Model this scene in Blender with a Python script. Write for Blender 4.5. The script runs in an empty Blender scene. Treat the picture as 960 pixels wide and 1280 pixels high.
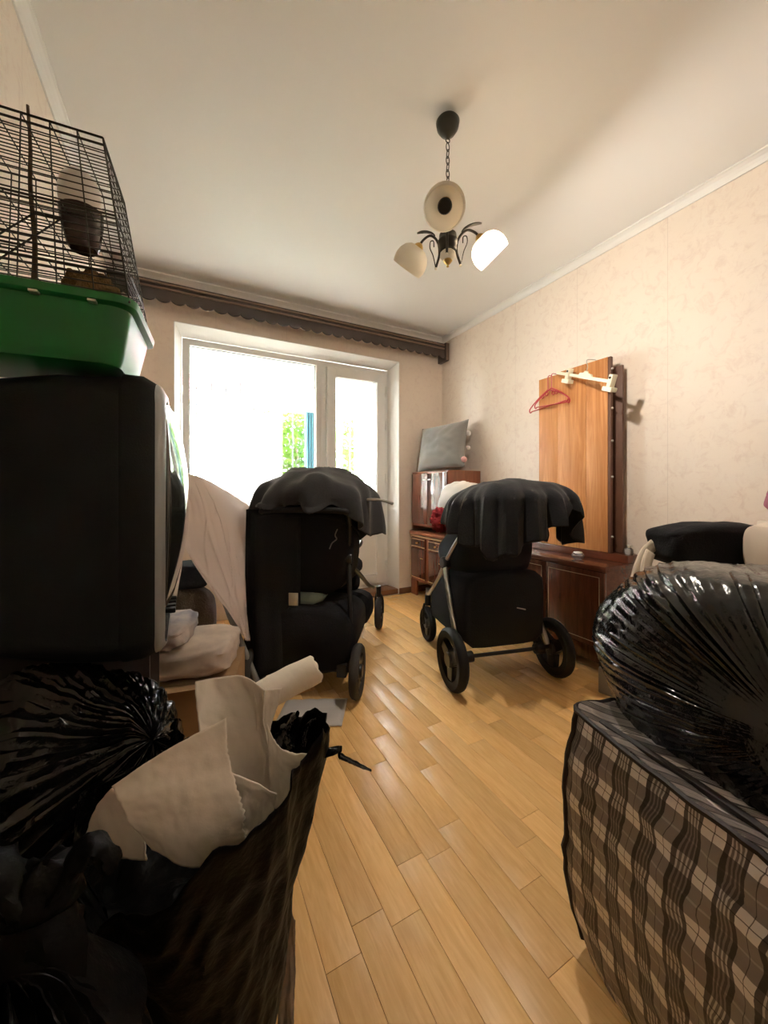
import bpy, bmesh, math, random
from mathutils import Vector, noise

# ------------------------------------------------------------------ camera, sky, exposure
S = bpy.context.scene
COL = S.collection
YAW = math.radians(27.8)
CY, SY = math.cos(YAW), math.sin(YAW)
FPX = 470.0
cam_d = bpy.data.cameras.new('camera')
cam = bpy.data.objects.new('camera', cam_d)
COL.objects.link(cam)
cam.location = (0, 0, 1.0)
cam.rotation_euler = (math.pi / 2, 0, -YAW)
cam_d.sensor_fit = 'VERTICAL'
cam_d.sensor_height = 36.0
cam_d.lens = 36.0 * FPX / 1280.0
cam_d.shift_y = -29.0 / 1280.0
cam_d.clip_start = 0.02
S.camera = cam

w = bpy.data.worlds.new('overcast_sky')
S.world = w
w.use_nodes = True
bg = w.node_tree.nodes['Background']
bg.inputs[0].default_value = (0.92, 0.98, 0.99, 1)
bg.inputs[1].default_value = 17.0

BULB_W = 15.5
S.view_settings.view_transform = 'Standard'
S.view_settings.look = 'None'
S.view_settings.gamma = 1.0
S.view_settings.use_curve_mapping = False
S.view_settings.exposure = 1.45
S.cycles.max_bounces = 10
S.cycles.diffuse_bounces = 6
S.cycles.glossy_bounces = 4
S.cycles.transmission_bounces = 6
S.cycles.transparent_max_bounces = 16
S.cycles.sample_clamp_indirect = 6.0
S.cycles.caustics_reflective = False
S.cycles.caustics_refractive = False

# ------------------------------------------------------------------ helpers
R = random.Random(7)
V = Vector


def at(px, py, t):
    """point seen at (px, py) of the 960x1280 photo, t metres deep"""
    r = (px - 480) / FPX
    return V((t * (r * CY + SY), t * (-r * SY + CY), 1.0 + t * (611 - py) / FPX))


def lerp(a, b, t):
    return a + (b - a) * t


def sstep(a, b, x):
    t = min(1, max(0, (x - a) / (b - a)))
    return t * t * (3 - 2 * t)


def cr(p0, p1, p2, p3, t):
    return 0.5 * ((2 * p1) + (p2 - p0) * t + (2 * p0 - 5 * p1 + 4 * p2 - p3) * t * t + (3 * p1 - p0 - 3 * p2 + p3) * t ** 3)


def spline(pts, u):
    n = len(pts) - 1
    x = min(max(u, 0), 1) * n
    i = min(int(x), n - 1)
    t = x - i
    g = lambda k: pts[min(max(k, 0), n)]
    a = 2 * pts[0] - pts[1] if i == 0 else g(i - 1)
    b = 2 * pts[n] - pts[n - 1] if i == n - 1 else g(i + 2)
    return cr(a, g(i), g(i + 1), b, t)


def smooth(pts, k=6):
    pts = [V(p) for p in pts]
    return [spline(pts, i / (k * (len(pts) - 1))) for i in range(k * (len(pts) - 1) + 1)]


class MB:
    def __init__(s):
        s.v, s.f, s.sm = [], [], []

    def add(s, vs, fs, smooth=False):
        o = len(s.v)
        s.v += [V(p) for p in vs]
        s.f += [tuple(i + o for i in f) for f in fs]
        s.sm += [smooth] * len(fs)
        return s

    def box(s, a, b, bev=0.0, ax=None):
        """axis aligned box from corner a to corner b, edges bevelled; ax maps local to world"""
        x0, y0, z0 = a
        x1, y1, z1 = b
        bm = bmesh.new()
        bmesh.ops.create_cube(bm, size=1)
        for v in bm.verts:
            v.co = V((lerp(x0, x1, v.co.x + .5), lerp(y0, y1, v.co.y + .5), lerp(z0, z1, v.co.z + .5)))
        if bev:
            bev = min(bev, .45 * min(abs(x1 - x0), abs(y1 - y0), abs(z1 - z0)))
            bmesh.ops.bevel(bm, geom=bm.edges[:], offset=bev, segments=2, profile=.6, affect='EDGES')
        bm.verts.index_update()
        vs = [v.co.copy() for v in bm.verts]
        if ax:
            vs = [ax(v) for v in vs]
        fs = [[v.index for v in f.verts] for f in bm.faces]
        bm.free()
        return s.add(vs, fs, bool(bev))

    def tube(s, pts, r, n=8, cap=True):
        pts = [V(p) for p in pts]
        m = len(pts)
        rr = r if isinstance(r, (list, tuple)) else [r] * m
        vs, fs = [], []
        up = None
        for i, p in enumerate(pts):
            d = (pts[min(i + 1, m - 1)] - pts[max(i - 1, 0)])
            d = d.normalized() if d.length > 1e-9 else V((0, 0, 1))
            if up is None:
                up = V((0, 0, 1)) if abs(d.z) < .9 else V((1, 0, 0))
            a = (up - d * up.dot(d))
            a = a.normalized() if a.length > 1e-6 else d.orthogonal().normalized()
            up = a
            b = d.cross(a)
            for k in range(n):
                q = 2 * math.pi * k / n
                vs.append(p + (a * math.cos(q) + b * math.sin(q)) * rr[i])
        for i in range(m - 1):
            for k in range(n):
                fs.append((i * n + k, i * n + (k + 1) % n, (i + 1) * n + (k + 1) % n, (i + 1) * n + k))
        if cap:
            fs.append(tuple(range(n - 1, -1, -1)))
            fs.append(tuple(range((m - 1) * n, m * n)))
        return s.add(vs, fs, True)

    def lathe(s, o, axis, prof, n=32):
        """profile of (radius, distance along axis)"""
        o = V(o)
        ax = V(axis).normalized()
        a = ax.orthogonal().normalized()
        b = ax.cross(a)
        vs, fs = [], []
        for r, h in prof:
            for k in range(n):
                q = 2 * math.pi * k / n
                vs.append(o + ax * h + (a * math.cos(q) + b * math.sin(q)) * r)
        for i in range(len(prof) - 1):
            for k in range(n):
                fs.append((i * n + k, i * n + (k + 1) % n, (i + 1) * n + (k + 1) % n, (i + 1) * n + k))
        if prof[0][0] > 1e-6:
            fs.append(tuple(range(n - 1, -1, -1)))
        if prof[-1][0] > 1e-6:
            fs.append(tuple(range((len(prof) - 1) * n, len(prof) * n)))
        return s.add(vs, fs, True)

    def ring(s, o, axis, R_, r_, n=28, m=8, e=1.0):
        """torus; e stretches it along the first ring axis"""
        ax = V(axis).normalized()
        a = ax.orthogonal().normalized()
        b = ax.cross(a)
        vs, fs = [], []
        for i in range(n):
            q = 2 * math.pi * i / n
            d = a * math.cos(q) + b * math.sin(q)
            c = V(o) + a * math.cos(q) * R_ * e + b * math.sin(q) * R_
            for k in range(m):
                p = 2 * math.pi * k / m
                vs.append(c + d * math.cos(p) * r_ + ax * math.sin(p) * r_)
        for i in range(n):
            for k in range(m):
                fs.append((i * m + k, ((i + 1) % n) * m + k, ((i + 1) % n) * m + (k + 1) % m, i * m + (k + 1) % m))
        return s.add(vs, fs, True)

    def poly(s, pts, d):
        """flat outline pushed along d"""
        pts = [V(p) for p in pts]
        n = len(pts)
        d = V(d)
        fs = [tuple(range(n - 1, -1, -1)), tuple(range(n, 2 * n))]
        fs += [(i, (i + 1) % n, n + (i + 1) % n, n + i) for i in range(n)]
        return s.add(pts + [p + d for p in pts], fs)

    def grid(s, fn, nu, nv, closed=False):
        vs = [fn(i / nu, j / nv) for i in range(nu + 1) for j in range(nv + (0 if closed else 1))]
        m = nv if closed else nv + 1
        fs = []
        for i in range(nu):
            for j in range(nv):
                fs.append((i * m + j, i * m + (j + 1) % m, (i + 1) * m + (j + 1) % m, (i + 1) * m + j))
        return s.add(vs, fs, True)


def build(name, mb, mat, parent=None, base=None, solid=0.0, sub=0):
    me = bpy.data.meshes.new(name)
    if parent is not None:
        o0 = V(parent['o0'])
    elif base is not None:
        o0 = V(base)
    else:
        n = len(mb.v)
        xs = [v.x for v in mb.v]; ys = [v.y for v in mb.v]; zs = [v.z for v in mb.v]
        o0 = V(((min(xs) + max(xs)) / 2, (min(ys) + max(ys)) / 2, min(zs)))
    me.from_pydata([tuple(v - o0) for v in mb.v], [], mb.f)
    me.polygons.foreach_set('use_smooth', mb.sm)
    me.update()
    bm = bmesh.new(); bm.from_mesh(me)
    bmesh.ops.remove_doubles(bm, verts=bm.verts[:], dist=1e-6)
    bmesh.ops.recalc_face_normals(bm, faces=bm.faces[:])
    bm.to_mesh(me); bm.free()
    if any(mb.sm):
        me.set_sharp_from_angle(angle=math.radians(50))
    ob = bpy.data.objects.new(name, me)
    COL.objects.link(ob)
    if mat is not None:
        me.materials.append(mat)
    if parent is not None:
        ob.parent = parent
    else:
        ob.location = o0
    ob['o0'] = tuple(o0)
    if solid:
        m = ob.modifiers.new('thickness', 'SOLIDIFY'); m.thickness = solid; m.offset = 0
    if sub:
        m = ob.modifiers.new('smooth', 'SUBSURF'); m.levels = m.render_levels = sub
    return ob


def tag(o, label, cat, group=None):
    o['label'] = label
    o['category'] = cat
    if group:
        o['group'] = group
    return o


def thing(name, loc, label, cat, group=None):
    o = bpy.data.objects.new(name, None)
    COL.objects.link(o)
    o.location = loc
    o.empty_display_size = .05
    o['o0'] = tuple(loc)
    return tag(o, label, cat, group)


def struct(name, mb, mat, parent=None):
    o = build(name, mb, mat, parent, base=(0, 0, 0) if parent is None else None)
    if parent is None:
        o['kind'] = 'structure'
    return o


def sroot(name, loc=(0, 0, 0)):
    o = bpy.data.objects.new(name, None)
    COL.objects.link(o)
    o.location = loc
    o['o0'] = tuple(loc)
    o['kind'] = 'structure'
    return o


# ------------------------------------------------------------------ materials
def M(name, col, rough=.5, spec=.5, metal=0., bump=None, var=None, coat=0., sheen=0., stretch=(1, 1, 1), emit=None):
    m = bpy.data.materials.new(name)
    m.use_nodes = True
    nt = m.node_tree
    p = nt.nodes['Principled BSDF']
    p.inputs['Base Color'].default_value = (*col, 1)
    p.inputs['Roughness'].default_value = rough
    p.inputs['Specular IOR Level'].default_value = spec
    p.inputs['Metallic'].default_value = metal
    p.inputs['Coat Weight'].default_value = coat
    p.inputs['Coat Roughness'].default_value = .08
    if sheen:
        p.inputs['Sheen Weight'].default_value = sheen
        p.inputs['Sheen Roughness'].default_value = .5
    if emit:
        p.inputs['Emission Color'].default_value = (*emit[0], 1)
        p.inputs['Emission Strength'].default_value = emit[1]
    if bump or var:
        tc = nt.nodes.new('ShaderNodeTexCoord')
        mp = nt.nodes.new('ShaderNodeMapping')
        mp.inputs['Scale'].default_value = stretch
        nt.links.new(tc.outputs['Object'], mp.inputs[0])
    if var:
        sc, c2 = var[0], var[1]
        n = nt.nodes.new('ShaderNodeTexNoise')
        n.inputs['Scale'].default_value = sc
        n.inputs['Detail'].default_value = 5
        nt.links.new(mp.outputs[0], n.inputs['Vector'])
        rp = nt.nodes.new('ShaderNodeValToRGB')
        rp.color_ramp.elements[0].position = .35
        rp.color_ramp.elements[1].position = .68
        rp.color_ramp.elements[0].color = (*col, 1)
        rp.color_ramp.elements[1].color = (*c2, 1)
        nt.links.new(n.outputs[0], rp.inputs[0])
        nt.links.new(rp.outputs[0], p.inputs['Base Color'])
    if bump:
        n = nt.nodes.new('ShaderNodeTexNoise')
        n.inputs['Scale'].default_value = bump[0]
        n.inputs['Detail'].default_value = 4
        nt.links.new(mp.outputs[0], n.inputs['Vector'])
        b = nt.nodes.new('ShaderNodeBump')
        b.inputs['Strength'].default_value = bump[1]
        b.inputs['Distance'].default_value = .01
        nt.links.new(n.outputs[0], b.inputs['Height'])
        nt.links.new(b.outputs[0], p.inputs['Normal'])
    return m


def wood(name, c1, c2, rough, scale=6., stretch=(1, 12, 1), coat=0., rnd=False, spec=.5, rings=.6):
    """grain runs along the axis with the small stretch value"""
    m = bpy.data.materials.new(name)
    m.use_nodes = True
    nt = m.node_tree
    p = nt.nodes['Principled BSDF']
    p.inputs['Roughness'].default_value = rough
    p.inputs['Specular IOR Level'].default_value = spec
    p.inputs['Coat Weight'].default_value = coat
    p.inputs['Coat Roughness'].default_value = .1
    tc = nt.nodes.new('ShaderNodeTexCoord')
    mp = nt.nodes.new('ShaderNodeMapping')
    mp.inputs['Scale'].default_value = stretch
    vec = tc.outputs['Object']
    if rnd:
        oi = nt.nodes.new('ShaderNodeObjectInfo')
        ml = nt.nodes.new('ShaderNodeMath'); ml.operation = 'MULTIPLY'; ml.inputs[1].default_value = 37.0
        ad = nt.nodes.new('ShaderNodeVectorMath'); ad.operation = 'ADD'
        nt.links.new(oi.outputs['Random'], ml.inputs[0])
        nt.links.new(vec, ad.inputs[0]); nt.links.new(ml.outputs[0], ad.inputs[1])
        vec = ad.outputs[0]
    nt.links.new(vec, mp.inputs[0])
    n = nt.nodes.new('ShaderNodeTexNoise')
    n.inputs['Scale'].default_value = scale
    n.inputs['Detail'].default_value = 6
    n.inputs['Distortion'].default_value = rings
    nt.links.new(mp.outputs[0], n.inputs['Vector'])
    rp = nt.nodes.new('ShaderNodeValToRGB')
    rp.color_ramp.elements[0].position = .3
    rp.color_ramp.elements[1].position = .7
    rp.color_ramp.elements[0].color = (*c1, 1)
    rp.color_ramp.elements[1].color = (*c2, 1)
    nt.links.new(n.outputs[0], rp.inputs[0])
    out = rp.outputs[0]
    if rnd:
        hs = nt.nodes.new('ShaderNodeHueSaturation')
        mr = nt.nodes.new('ShaderNodeMapRange')
        mr.inputs['To Min'].default_value = .84
        mr.inputs['To Max'].default_value = 1.12
        nt.links.new(oi.outputs['Random'], mr.inputs[0])
        nt.links.new(mr.outputs[0], hs.inputs['Value'])
        nt.links.new(out, hs.inputs['Color'])
        out = hs.outputs[0]
    nt.links.new(out, p.inputs['Base Color'])
    b = nt.nodes.new('ShaderNodeBump')
    b.inputs['Strength'].default_value = .06
    b.inputs['Distance'].default_value = .004
    nt.links.new(n.outputs[0], b.inputs['Height'])
    nt.links.new(b.outputs[0], p.inputs['Normal'])
    return m


def glass_mat(name, tint=(1, 1, 1), refl=.07):
    m = bpy.data.materials.new(name)
    m.use_nodes = True
    nt = m.node_tree
    for n in list(nt.nodes):
        if n.type == 'BSDF_PRINCIPLED':
            nt.nodes.remove(n)
    out = nt.nodes['Material Output']
    t = nt.nodes.new('ShaderNodeBsdfTransparent'); t.inputs[0].default_value = (*tint, 1)
    g = nt.nodes.new('ShaderNodeBsdfGlossy'); g.inputs['Roughness'].default_value = .02
    mx = nt.nodes.new('ShaderNodeMixShader'); mx.inputs[0].default_value = refl
    nt.links.new(t.outputs[0], mx.inputs[1]); nt.links.new(g.outputs[0], mx.inputs[2])
    nt.links.new(mx.outputs[0], out.inputs[0])
    return m


def thin_mat(name, col, trans=.5, clear=0., lace=None, stripes=None):
    """cloth or glass that lets light through: diffuse + translucent (+ holes)"""
    m = bpy.data.materials.new(name)
    m.use_nodes = True
    nt = m.node_tree
    nt.nodes.remove(nt.nodes['Principled BSDF'])
    out = nt.nodes['Material Output']
    d = nt.nodes.new('ShaderNodeBsdfDiffuse'); d.inputs[0].default_value = (*col, 1)
    t = nt.nodes.new('ShaderNodeBsdfTranslucent'); t.inputs[0].default_value = (*col, 1)
    mx = nt.nodes.new('ShaderNodeMixShader'); mx.inputs[0].default_value = trans
    nt.links.new(d.outputs[0], mx.inputs[1]); nt.links.new(t.outputs[0], mx.inputs[2])
    last = mx.outputs[0]
    if clear or lace:
        tr = nt.nodes.new('ShaderNodeBsdfTransparent')
        m2 = nt.nodes.new('ShaderNodeMixShader'); m2.inputs[0].default_value = clear
        nt.links.new(last, m2.inputs[1]); nt.links.new(tr.outputs[0], m2.inputs[2])
        if lace:
            tc = nt.nodes.new('ShaderNodeTexCoord')
            vo = nt.nodes.new('ShaderNodeTexVoronoi'); vo.inputs['Scale'].default_value = lace
            nt.links.new(tc.outputs['Object'], vo.inputs['Vector'])
            rp = nt.nodes.new('ShaderNodeValToRGB')
            rp.color_ramp.elements[0].position = .22; rp.color_ramp.elements[1].position = .34
            rp.color_ramp.elements[0].color = (.75, .75, .75, 1)
            rp.color_ramp.elements[1].color = (clear, clear, clear, 1)
            nt.links.new(vo.outputs['Distance'], rp.inputs[0])
            nt.links.new(rp.outputs[0], m2.inputs[0])
        last = m2.outputs[0]
    nt.links.new(last, out.inputs[0])
    return m


def math_node(nt, op, a, b=None):
    n = nt.nodes.new('ShaderNodeMath'); n.operation = op
    for i, x in enumerate((a, b)):
        if x is None:
            continue
        if isinstance(x, (int, float)):
            n.inputs[i].default_value = x
        else:
            nt.links.new(x, n.inputs[i])
    return n.outputs[0]


def wallpaper(name, c1, c2, axis, seam0, bump=.25):
    """embossed vinyl paper with faint mottled sprigs, strips 0.53 m wide"""
    m = bpy.data.materials.new(name)
    m.use_nodes = True
    nt = m.node_tree
    p = nt.nodes['Principled BSDF']
    p.inputs['Roughness'].default_value = .55
    p.inputs['Specular IOR Level'].default_value = .25
    tc = nt.nodes.new('ShaderNodeTexCoord')
    n1 = nt.nodes.new('ShaderNodeTexNoise'); n1.inputs['Scale'].default_value = 16; n1.inputs['Detail'].default_value = 7
    n1.inputs['Roughness'].default_value = .7; n1.inputs['Distortion'].default_value = 1.2
    nt.links.new(tc.outputs['Object'], n1.inputs['Vector'])
    rp = nt.nodes.new('ShaderNodeValToRGB')
    e = rp.color_ramp.elements
    e[0].position, e[1].position = .50, .66
    e[0].color, e[1].color = (*c1, 1), (*c2, 1)
    nt.links.new(n1.outputs[0], rp.inputs[0])
    sx = nt.nodes.new('ShaderNodeSeparateXYZ')
    nt.links.new(tc.outputs['Object'], sx.inputs[0])
    q = math_node(nt, 'FRACT', math_node(nt, 'DIVIDE', math_node(nt, 'SUBTRACT', sx.outputs[axis], seam0), .53))
    line = math_node(nt, 'LESS_THAN', q, .006)
    mx = nt.nodes.new('ShaderNodeMixRGB')
    mx.inputs[2].default_value = tuple(.8 * x for x in c2) + (1,)
    nt.links.new(math_node(nt, 'MULTIPLY', line, .5), mx.inputs[0])
    nt.links.new(rp.outputs[0], mx.inputs[1])
    nt.links.new(mx.outputs[0], p.inputs['Base Color'])
    n2 = nt.nodes.new('ShaderNodeTexNoise'); n2.inputs['Scale'].default_value = 60; n2.inputs['Detail'].default_value = 4
    nt.links.new(tc.outputs['Object'], n2.inputs['Vector'])
    b = nt.nodes.new('ShaderNodeBump'); b.inputs['Strength'].default_value = bump; b.inputs['Distance'].default_value = .003
    nt.links.new(n2.outputs[0], b.inputs['Height'])
    nt.links.new(b.outputs[0], p.inputs['Normal'])
    return m


def plaid(name):
    m = bpy.data.materials.new(name)
    m.use_nodes = True
    nt = m.node_tree
    p = nt.nodes['Principled BSDF']
    p.inputs['Roughness'].default_value = .42
    p.inputs['Specular IOR Level'].default_value = .5
    tc = nt.nodes.new('ShaderNodeTexCoord')
    sx = nt.nodes.new('ShaderNodeSeparateXYZ')
    nt.links.new(tc.outputs['Object'], sx.inputs[0])
    along = math_node(nt, 'ADD', sx.outputs[0], sx.outputs[1])

    def ramp(src, period, stops):
        f = math_node(nt, 'FRACT', math_node(nt, 'ADD', math_node(nt, 'DIVIDE', src, period), 50))
        r = nt.nodes.new('ShaderNodeValToRGB')
        r.color_ramp.interpolation = 'CONSTANT'
        el = r.color_ramp.elements
        el[0].position = 0; el[0].color = (stops[0][1],) * 3 + (1,)
        el.remove(el[1])
        for pos, v in stops[1:]:
            x = el.new(pos); x.color = (v, v, v, 1)
        nt.links.new(f, r.inputs[0])
        return r.outputs[0]
    vs = ramp(along, .060, [(0, .16), (.10, .75), (.14, .28), (.19, .75), (.23, .28), (.28, .75), (.32, .28), (.37, .75), (.41, .16), (.52, 1.0), (.73, .35), (.75, 1.0)])
    hs = ramp(sx.outputs[2], .080, [(0, 1.0), (.17, .3), (.19, 1.0), (.36, .42), (.66, .55), (.70, .42)])
    mul = nt.nodes.new('ShaderNodeMixRGB'); mul.blend_type = 'MULTIPLY'; mul.inputs[0].default_value = 1
    nt.links.new(vs, mul.inputs[1]); nt.links.new(hs, mul.inputs[2])
    rp = nt.nodes.new('ShaderNodeValToRGB')
    e = rp.color_ramp.elements
    e[0].position = .05; e[0].color = (.030, .020, .017, 1)
    e[1].position = 1.0; e[1].color = (.74, .69, .65, 1)
    k = e.new(.4); k.color = (.23, .195, .175, 1)
    nt.links.new(mul.outputs[0], rp.inputs[0])
    nt.links.new(rp.outputs[0], p.inputs['Base Color'])
    n = nt.nodes.new('ShaderNodeTexNoise'); n.inputs['Scale'].default_value = 28; n.inputs['Detail'].default_value = 5
    nt.links.new(tc.outputs['Object'], n.inputs['Vector'])
    b = nt.nodes.new('ShaderNodeBump'); b.inputs['Strength'].default_value = .35; b.inputs['Distance'].default_value = .008
    nt.links.new(n.outputs[0], b.inputs['Height'])
    nt.links.new(b.outputs[0], p.inputs['Normal'])
    return m


m_wall = wallpaper('wallpaper_cream', (.80, .70, .60), (.73, .61, .52), 1, 1.079)
m_wallb = wallpaper('wallpaper_pinkish', (.80, .69, .59), (.75, .63, .54), 0, .2, .15)
m_ceil = M('ceiling_paint', (.86, .855, .84), .5, .3, bump=(30, .03))
m_white = M('white_paint', (.80, .78, .75), .45, .4)
m_pvc = M('white_pvc', (.82, .82, .80), .3, .5)
m_gasket = M('window_gasket', (.05, .05, .05), .6)
m_pane = glass_mat('window_glass')
m_floor = wood('oak_planks', (.78, .45, .165), (.90, .58, .245), .36, 7., (16, 1.6, 1), 0., True, .4)
m_slab = M('floor_gap', (.10, .05, .02), .8)
m_base = wood('brown_baseboard', (.16, .07, .03), (.24, .11, .05), .5, 5, (1, 10, 10))
m_pelmet = M('dark_brown_pelmet', (.055, .036, .028), .4, .4)
m_pelmet2 = M('pelmet_trim', (.20, .13, .09), .4, .4)
m_lacq = wood('dark_lacquered_veneer', (.065, .018, .010), (.13, .038, .02), .10, 5, (9, 9, 1), .9)
m_lacq_side = wood('reddish_veneer', (.17, .050, .022), (.25, .080, .036), .3, 5, (9, 9, 1), .25)
m_lacq_low = wood('deep_brown_veneer', (.085, .024, .012), (.13, .040, .020), .22, 5, (9, 1, 9), .4)
m_inlay = M('light_inlay', (.42, .27, .15), .35)
m_dark = M('dark_recess', (.02, .012, .01), .6)
m_board = wood('orange_board', (.40, .155, .045), (.56, .26, .09), .5, 4.0, (7, 7, .5), 0., rings=1.6, spec=.3)
m_board2 = M('brown_board_edge', (.13, .06, .035), .5)
m_screw = M('steel_fitting', (.6, .58, .52), .35, metal=1.0)
m_bag = M('black_polythene', (.004, .0045, .0045), .19, .55, bump=(26, .4), coat=.0)
m_bag2 = M('dull_black_polythene', (.0045, .0043, .004), .45, .06, bump=(30, .5))
m_card = M('backing_card', (.86, .78, .68), .8, .15, var=(9, (.78, .69, .58)), bump=(60, .12))
m_card2 = M('brown_carton', (.42, .27, .15), .8, .2, var=(6, (.36, .22, .12)))
m_tv = M('black_tv_plastic', (.006, .0065, .007), .6, .2, bump=(300, .1))
m_tvsil = M('silver_tv_plastic', (.30, .32, .33), .32, .5, metal=.35)
m_screen = M('tv_screen_glass', (.02, .024, .022), .06, .9, coat=.8)
m_green = M('green_plastic_tray', (.005, .13, .025), .35, .5)
m_wire = M('dark_cage_wire', (.05, .045, .035), .45, .4, metal=.5)
m_twig = M('dry_twig', (.10, .065, .035), .85)
m_frost = M('frosted_plastic', (.80, .76, .73), .35, .5)
m_smoke = M('smoky_brown_plastic', (.05, .032, .03), .2, .5)
m_blackfab = M('black_canvas', (.010, .010, .012), .85, .2, bump=(180, .2))
m_navy = M('navy_canvas', (.012, .013, .022), .8, .2, bump=(180, .2))
m_greyfab = M('charcoal_jersey', (.034, .033, .035), .9, .15, bump=(120, .2), sheen=.25)
m_blkjersey = M('black_jersey', (.011, .011, .013), .85, .2, bump=(120, .2), sheen=.12)
m_rubber = M('black_rubber', (.013, .013, .013), .65, .3)
m_rubber2 = M('grey_rubber', (.05, .045, .042), .7, .3)
m_blkmet = M('black_metal', (.012, .012, .013), .35, .5)
m_alu = M('brushed_aluminium', (.55, .54, .52), .3, metal=1.0)
m_sheet = thin_mat('pinkish_cotton_sheet', (.86, .77, .72), .5)
m_piping = M('pale_sheet_crease', (.85, .80, .76), .8)
m_fur = M('dark_brown_fur', (.11, .075, .055), .95, .1, bump=(140, 1.0))
m_blanket = M('blue_grey_patterned_blanket', (.17, .20, .27), .9, .1, var=(7, (.56, .47, .41)), bump=(40, .3))
m_quilt = M('cream_quilt', (.70, .60, .51), .9, .1, var=(9, (.48, .40, .36)))
m_greyplastic = M('grey_bar', (.24, .23, .22), .5)
m_cush = M('grey_velour', (.24, .235, .22), .8, .2, sheen=.4, bump=(60, .1))
m_cushback = M('patterned_cushion_back', (.05, .045, .045), .9, .1, var=(40, (.30, .27, .25)))
m_pom = M('white_pompom', (.75, .70, .66), .95, .1)
m_pompink = M('pink_pompom', (.65, .38, .36), .95, .1)
m_iron = M('bronze_lamp_metal', (.035, .032, .026), .4, .5, metal=.5)
m_gold = M('brass', (.55, .36, .12), .3, metal=1.0)
m_opal = thin_mat('opal_glass', (.86, .80, .70), .5, .12)
m_socket = M('black_socket', (.008, .008, .008), .5)
m_bulb = M('lit_bulb', (1, .9, .7), .5, emit=((1.0, .86, .60), 25.))
m_red = M('red_hanger_plastic', (.40, .025, .03), .35)
m_cream = M('cream_hanger_plastic', (.80, .74, .56), .4)
m_plaid = plaid('brown_plaid_pvc')
m_mauve = M('grey_mauve_fabric', (.30, .26, .245), .85, .2, bump=(80, .3))
m_beige = M('beige_canvas', (.62, .53, .43), .8, .2)
m_pink = M('pink_plush', (.42, .16, .22), .95, .1, bump=(150, .8))
m_concrete = M('grey_foam_block', (.30, .28, .265), .8)
m_lace = thin_mat('lace_curtain', (.74, .74, .70), .5, .06, lace=55)
m_peg = M('wooden_peg', (.50, .33, .18), .7)
m_grille = M('grey_grille', (.07, .075, .085), .5)
m_leaf = thin_mat('green_leaves', (.055, .14, .015), .5)
m_leaf2 = thin_mat('pale_green_leaves', (.08, .17, .02), .5)
m_bark = M('bark', (.10, .07, .05), .9)
m_pinkroof = M('pink_awning', (.60, .22, .29), .6)
m_ground = M('garden_ground', (.20, .26, .14), .9, var=(3, (.36, .34, .30)))
m_teal = M('teal_curtain', (.07, .22, .28), .8)
m_redcloth = M('crimson_cloth', (.25, .012, .02), .85)
m_clear = M('clear_glass', (.9, .95, 1.0), .03)
m_clear.node_tree.nodes['Principled BSDF'].inputs['Transmission Weight'].default_value = .9

# ------------------------------------------------------------------ room shell
XL, XR, YB, YF, H = -.465, 2.30, 3.10, -.50, 2.51
fl = struct('floor', MB().box((XL - .1, YF - .1, -.12), (XR + .1, YB + .02, -.014)), m_slab)
# planks 8 cm wide, laid towards the window
pm = MB().box((-.0394, -.2494, -.013), (.0396, .2496, 0), .0005)
plank_mesh = None
x = XL + .04
ci = 0
while x < XR:
    y = -.42 - R.random() * .45
    while y < YB:
        L = R.choice((.38, .45, .5, .56))
        y0, y1 = max(y, -.42), min(y + L, YB)
        if y1 - y0 > .03:
            if plank_mesh is None:
                o = build('plank', pm, m_floor, fl)
                plank_mesh = o.data
            else:
                o = bpy.data.objects.new('plank', plank_mesh)
                COL.objects.link(o)
                o.parent = fl
            wx = min(1.0, (XR - (x - .04)) / .08)
            o.location = (x - .04 * (1 - wx), (y0 + y1) / 2, 0)
            o.scale = (wx, (y1 - y0) / .5, 1)
        y += L
    x += .08
struct('ceiling', MB().box((XL - .1, YF - .1, H), (XR + .1, YB + .02, H + .1)), m_ceil)
struct('wall_right', MB().box((XR, YF - .1, -.1), (XR + .1, YB + .26, H)), m_wall)
struct('wall_left', MB().box((XL - .1, YF - .1, -.1), (XL, YB + .26, H)), m_wall)
struct('wall_front', MB().box((XL - .1, YF - .1, -.1), (XR + .1, YF, H)), m_wall)  # unseen wall behind the camera, set close in to bounce more light forward
# back wall with one opening for window and balcony door
WX0, WX1, WZT, WSILL = -.072, 1.792, 2.203, .74
DX0 = 1.125
wb = MB()
wb.box((XL, YB, -.1), (WX0, YB + .26, H))
wb.box((WX1, YB, -.1), (XR, YB + .26, H))
wb.box((WX0, YB, WZT), (WX1, YB + .26, H))
wb.box((WX0, YB, -.1), (DX0, YB + .26, WSILL))
wb.box((DX0, YB, -.1), (WX1, YB + .26, .0))
struct('wall_back', wb, m_wallb)
# plastered reveal, splayed
rv = MB()
a0, a1 = YB - .004, YB + .17
def quadbox(mb, p, d):
    mb.poly(p, d)
rv.poly([(WX0, a0, WSILL), (WX0 + .045, a1, WSILL), (WX0 + .045, a1, WZT - .04), (WX0, a0, WZT)], (-.006, 0, 0))
rv.poly([(WX1, a0, 0), (WX1 - .03, a1, 0), (WX1 - .03, a1, WZT - .04), (WX1, a0, WZT)], (.006, 0, 0))
rv.poly([(WX0, a0, WZT), (WX0 + .045, a1, WZT - .04), (WX1 - .03, a1, WZT - .04), (WX1, a0, WZT)], (0, 0, .006))
rv.poly([(WX0, a0 - .06, WSILL), (WX0, a1, WSILL), (DX0, a1, WSILL), (DX0, a0 - .06, WSILL)], (0, 0, .03))
rv.poly([(DX0, a0, 0), (DX0, a1, 0), (DX0, a1, WSILL), (DX0, a0, WSILL)], (.006, 0, 0))
struct('trim_1', rv, m_white)


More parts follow.
